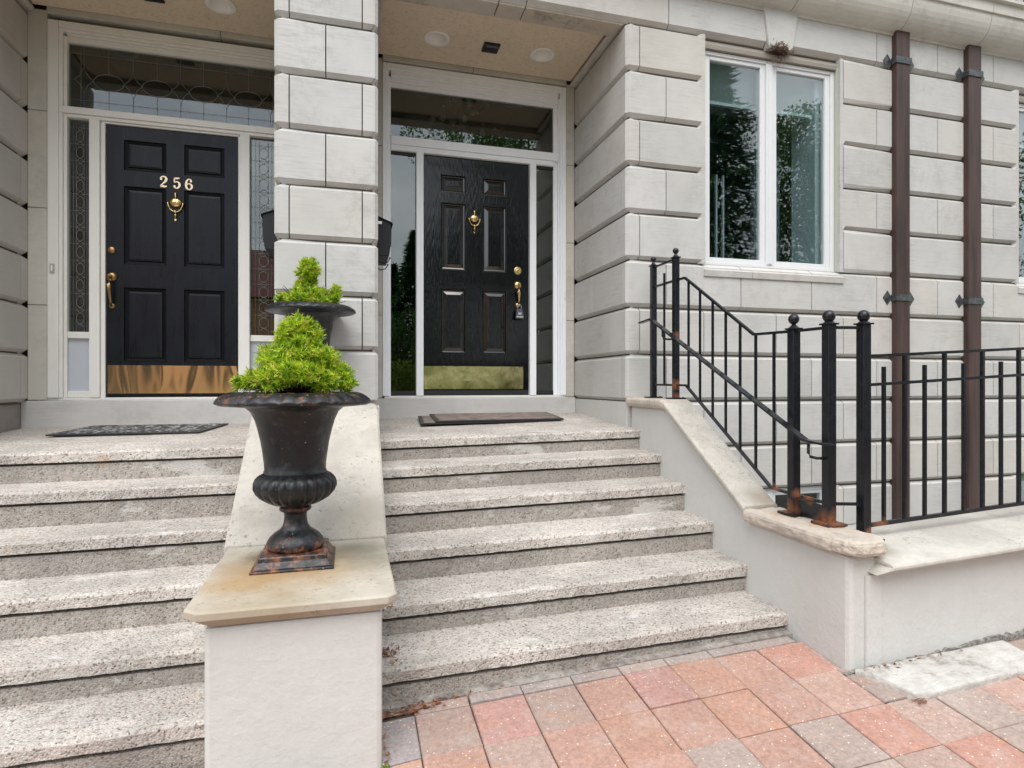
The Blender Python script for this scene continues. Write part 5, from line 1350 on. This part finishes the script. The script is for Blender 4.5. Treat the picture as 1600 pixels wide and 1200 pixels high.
def tree(x, y, h, r, n, seed, mat, label, name='conifer_tree', z=0.0, shape='c'):
    t = thing(name, label, 'tree', (x, y, z), 'trees across the street'); 
    if shape == 'c': f, tr = conifer_mesh(h, r, n, seed, mat)
    else:
        random.seed(seed); f = MB(); tr = MB(); tr.tube([(0, 0, 0), (.1, 0, h * .3), (0, .1, h * .55)], [.2, .15, .08], 8)
        lob = []
        for i in range(26):
            a = random.uniform(0, 2 * pi); R = r * random.uniform(.2, .85); zz = h * random.uniform(.3, .9); lob.append((R * cos(a), R * sin(a), zz, r * random.uniform(.25, .42)))
            tr.tube([(0, 0, h * .3), (R * cos(a) * .5, R * sin(a) * .5, (zz + h * .3) / 2), (R * cos(a), R * sin(a), zz)], [.07, .045, .02], 6)
        for i in range(n):
            lx, ly, lz_, lr = random.choice(lob); d = Vector((random.gauss(0, 1), random.gauss(0, 1), random.gauss(0, .8))).normalized() * lr * random.uniform(.5, 1.1) ** .5
            c = Vector((lx, ly, lz_)) + d; s = random.uniform(.035, .075); a = Vector((random.gauss(0, 1), random.gauss(0, 1), random.gauss(0, 1))).normalized() * s; b_ = a.cross(Vector((random.gauss(0, 1), random.gauss(0, 1), random.gauss(0, 1)))).normalized() * s * .6
            f.add([c - a, c + b_, c + a, c - b_], [(0, 1, 2, 3)])
    off = Vector((x, y, z)); f.xform(lambda a, b, c: (a + x, b + y, c + z)); tr.xform(lambda a, b, c: (a + x, b + y, c + z))
    f.build('crown', mat, t, fixn=False); tr.build('trunk', BARK, t)
tree(1.2, -24, 8.6, 2.0, 5200, 31, CONIFER, 'tall dark spruce mirrored at the left edge of the right sidelight', z=.6)
tree(.30, -26, 7.2, 1.9, 5200, 42, CONIFER, 'shortest dark spruce mirrored at the far left of the right sidelight', z=.6)
tree(.75, -20.5, 4.2, 1.5, 5000, 43, BROADLEAF, 'low leafy tree mirrored below the spruces in the right sidelight', 'broadleaf_tree', z=.6, shape='b')
tree(3.0, -27, 10.5, 2.5, 5200, 32, CONIFER, 'tallest dark spruce mirrored in the right sidelight glass', z=.6)
tree(5.8, -25, 7.5, 2.2, 3800, 33, CONIFER, 'shorter dark spruce mirrored beside the tallest one', z=.6)
tree(3.9, -14.6, 15.5, 3.9, 36000, 38, BROADLEAF, 'huge leafy street tree mirrored in the gloss door and its transom', 'broadleaf_tree', z=-.1, shape='b')
tree(7.2, -9.6, 11.0, 3.3, 8000, 34, CONIFER, 'broad conifer mirrored in the casement window panes', z=-.1)
tree(11.0, -8.8, 10.0, 3.1, 20000, 35, BROADLEAF, 'leafy street tree mirrored at the right of the casement window', 'broadleaf_tree', z=-.1, shape='b')
tree(10.5, -17.5, 13, 4.2, 16000, 39, BROADLEAF, 'tall leafy tree mirrored behind the broad conifer in the left casement pane', 'broadleaf_tree', z=.5, shape='b')
tree(17.5, -17.0, 12.5, 4.2, 16000, 40, BROADLEAF, 'tall leafy tree mirrored in the right casement pane', 'broadleaf_tree', z=.5, shape='b')
tree(12.5, -22, 9, 3.6, 5000, 36, BROADLEAF, 'leafy tree across the street mirrored low in the casement window', 'broadleaf_tree', z=.6, shape='b')
tree(17, -10, 9.5, 3.2, 6000, 37, BROADLEAF, 'leafy street tree mirrored in the cut-off right window', 'broadleaf_tree', z=-.1, shape='b')
hd = thing('hedge', 'yellow-green hedge across the street mirrored in the right kick plate', 'hedge', (6, -17, .6)); random.seed(41); m = MB()
m.box(-1.5, 20, -17.4, -16.6, .5, 2.0)
for i in range(9000):
    x = random.uniform(-1.8, 20); z = random.uniform(.5, 2.3); y = -16.6 + random.uniform(-.1, .25) if z < 2.05 else random.uniform(-17.5, -16.4)
    c = Vector((x, y, z)); s = random.uniform(.04, .09); a = Vector((random.gauss(0, 1), random.gauss(0, .4), random.gauss(0, 1))).normalized() * s; b_ = a.cross(Vector((random.gauss(0, .5), 1, random.gauss(0, .5)))).normalized() * s * .6
    m.add([c - a, c + b_, c + a, c - b_], [(0, 1, 2, 3)])
m.build('foliage', HEDGE, hd, fixn=False)
bh = thing('brick_house', 'orange brick house with red roof across the street mirrored in the left kick plate', 'house', (-14, -24, .6))
m = MB(); m.box(-26, -4.6, -30, -22, .6, 5.2); m.build('wall', BRICK, bh)
m = MB(); m.prism_yz([(-21.5, 5.2), (-26, 8.2), (-30.5, 5.2)], -26.5, -4.1); m.build('roof', ROOF, bh)
for i in range(7):
    m = MB(); m.box(-25 + i * 2.9, -23.6 + i * 2.9, -21.99, -21.95, 1.2, 3.2); m.build('window', DARKVOID, bh)
    if i < 5: m = MB(); m.box(-23.3 + i * 2.9, -22.7 + i * 2.9, -21.99, -21.9, .6, 5.2); m.build('downpipe', DARKVOID, bh)  # dark strips added to stripe the reflection in the left kick plate
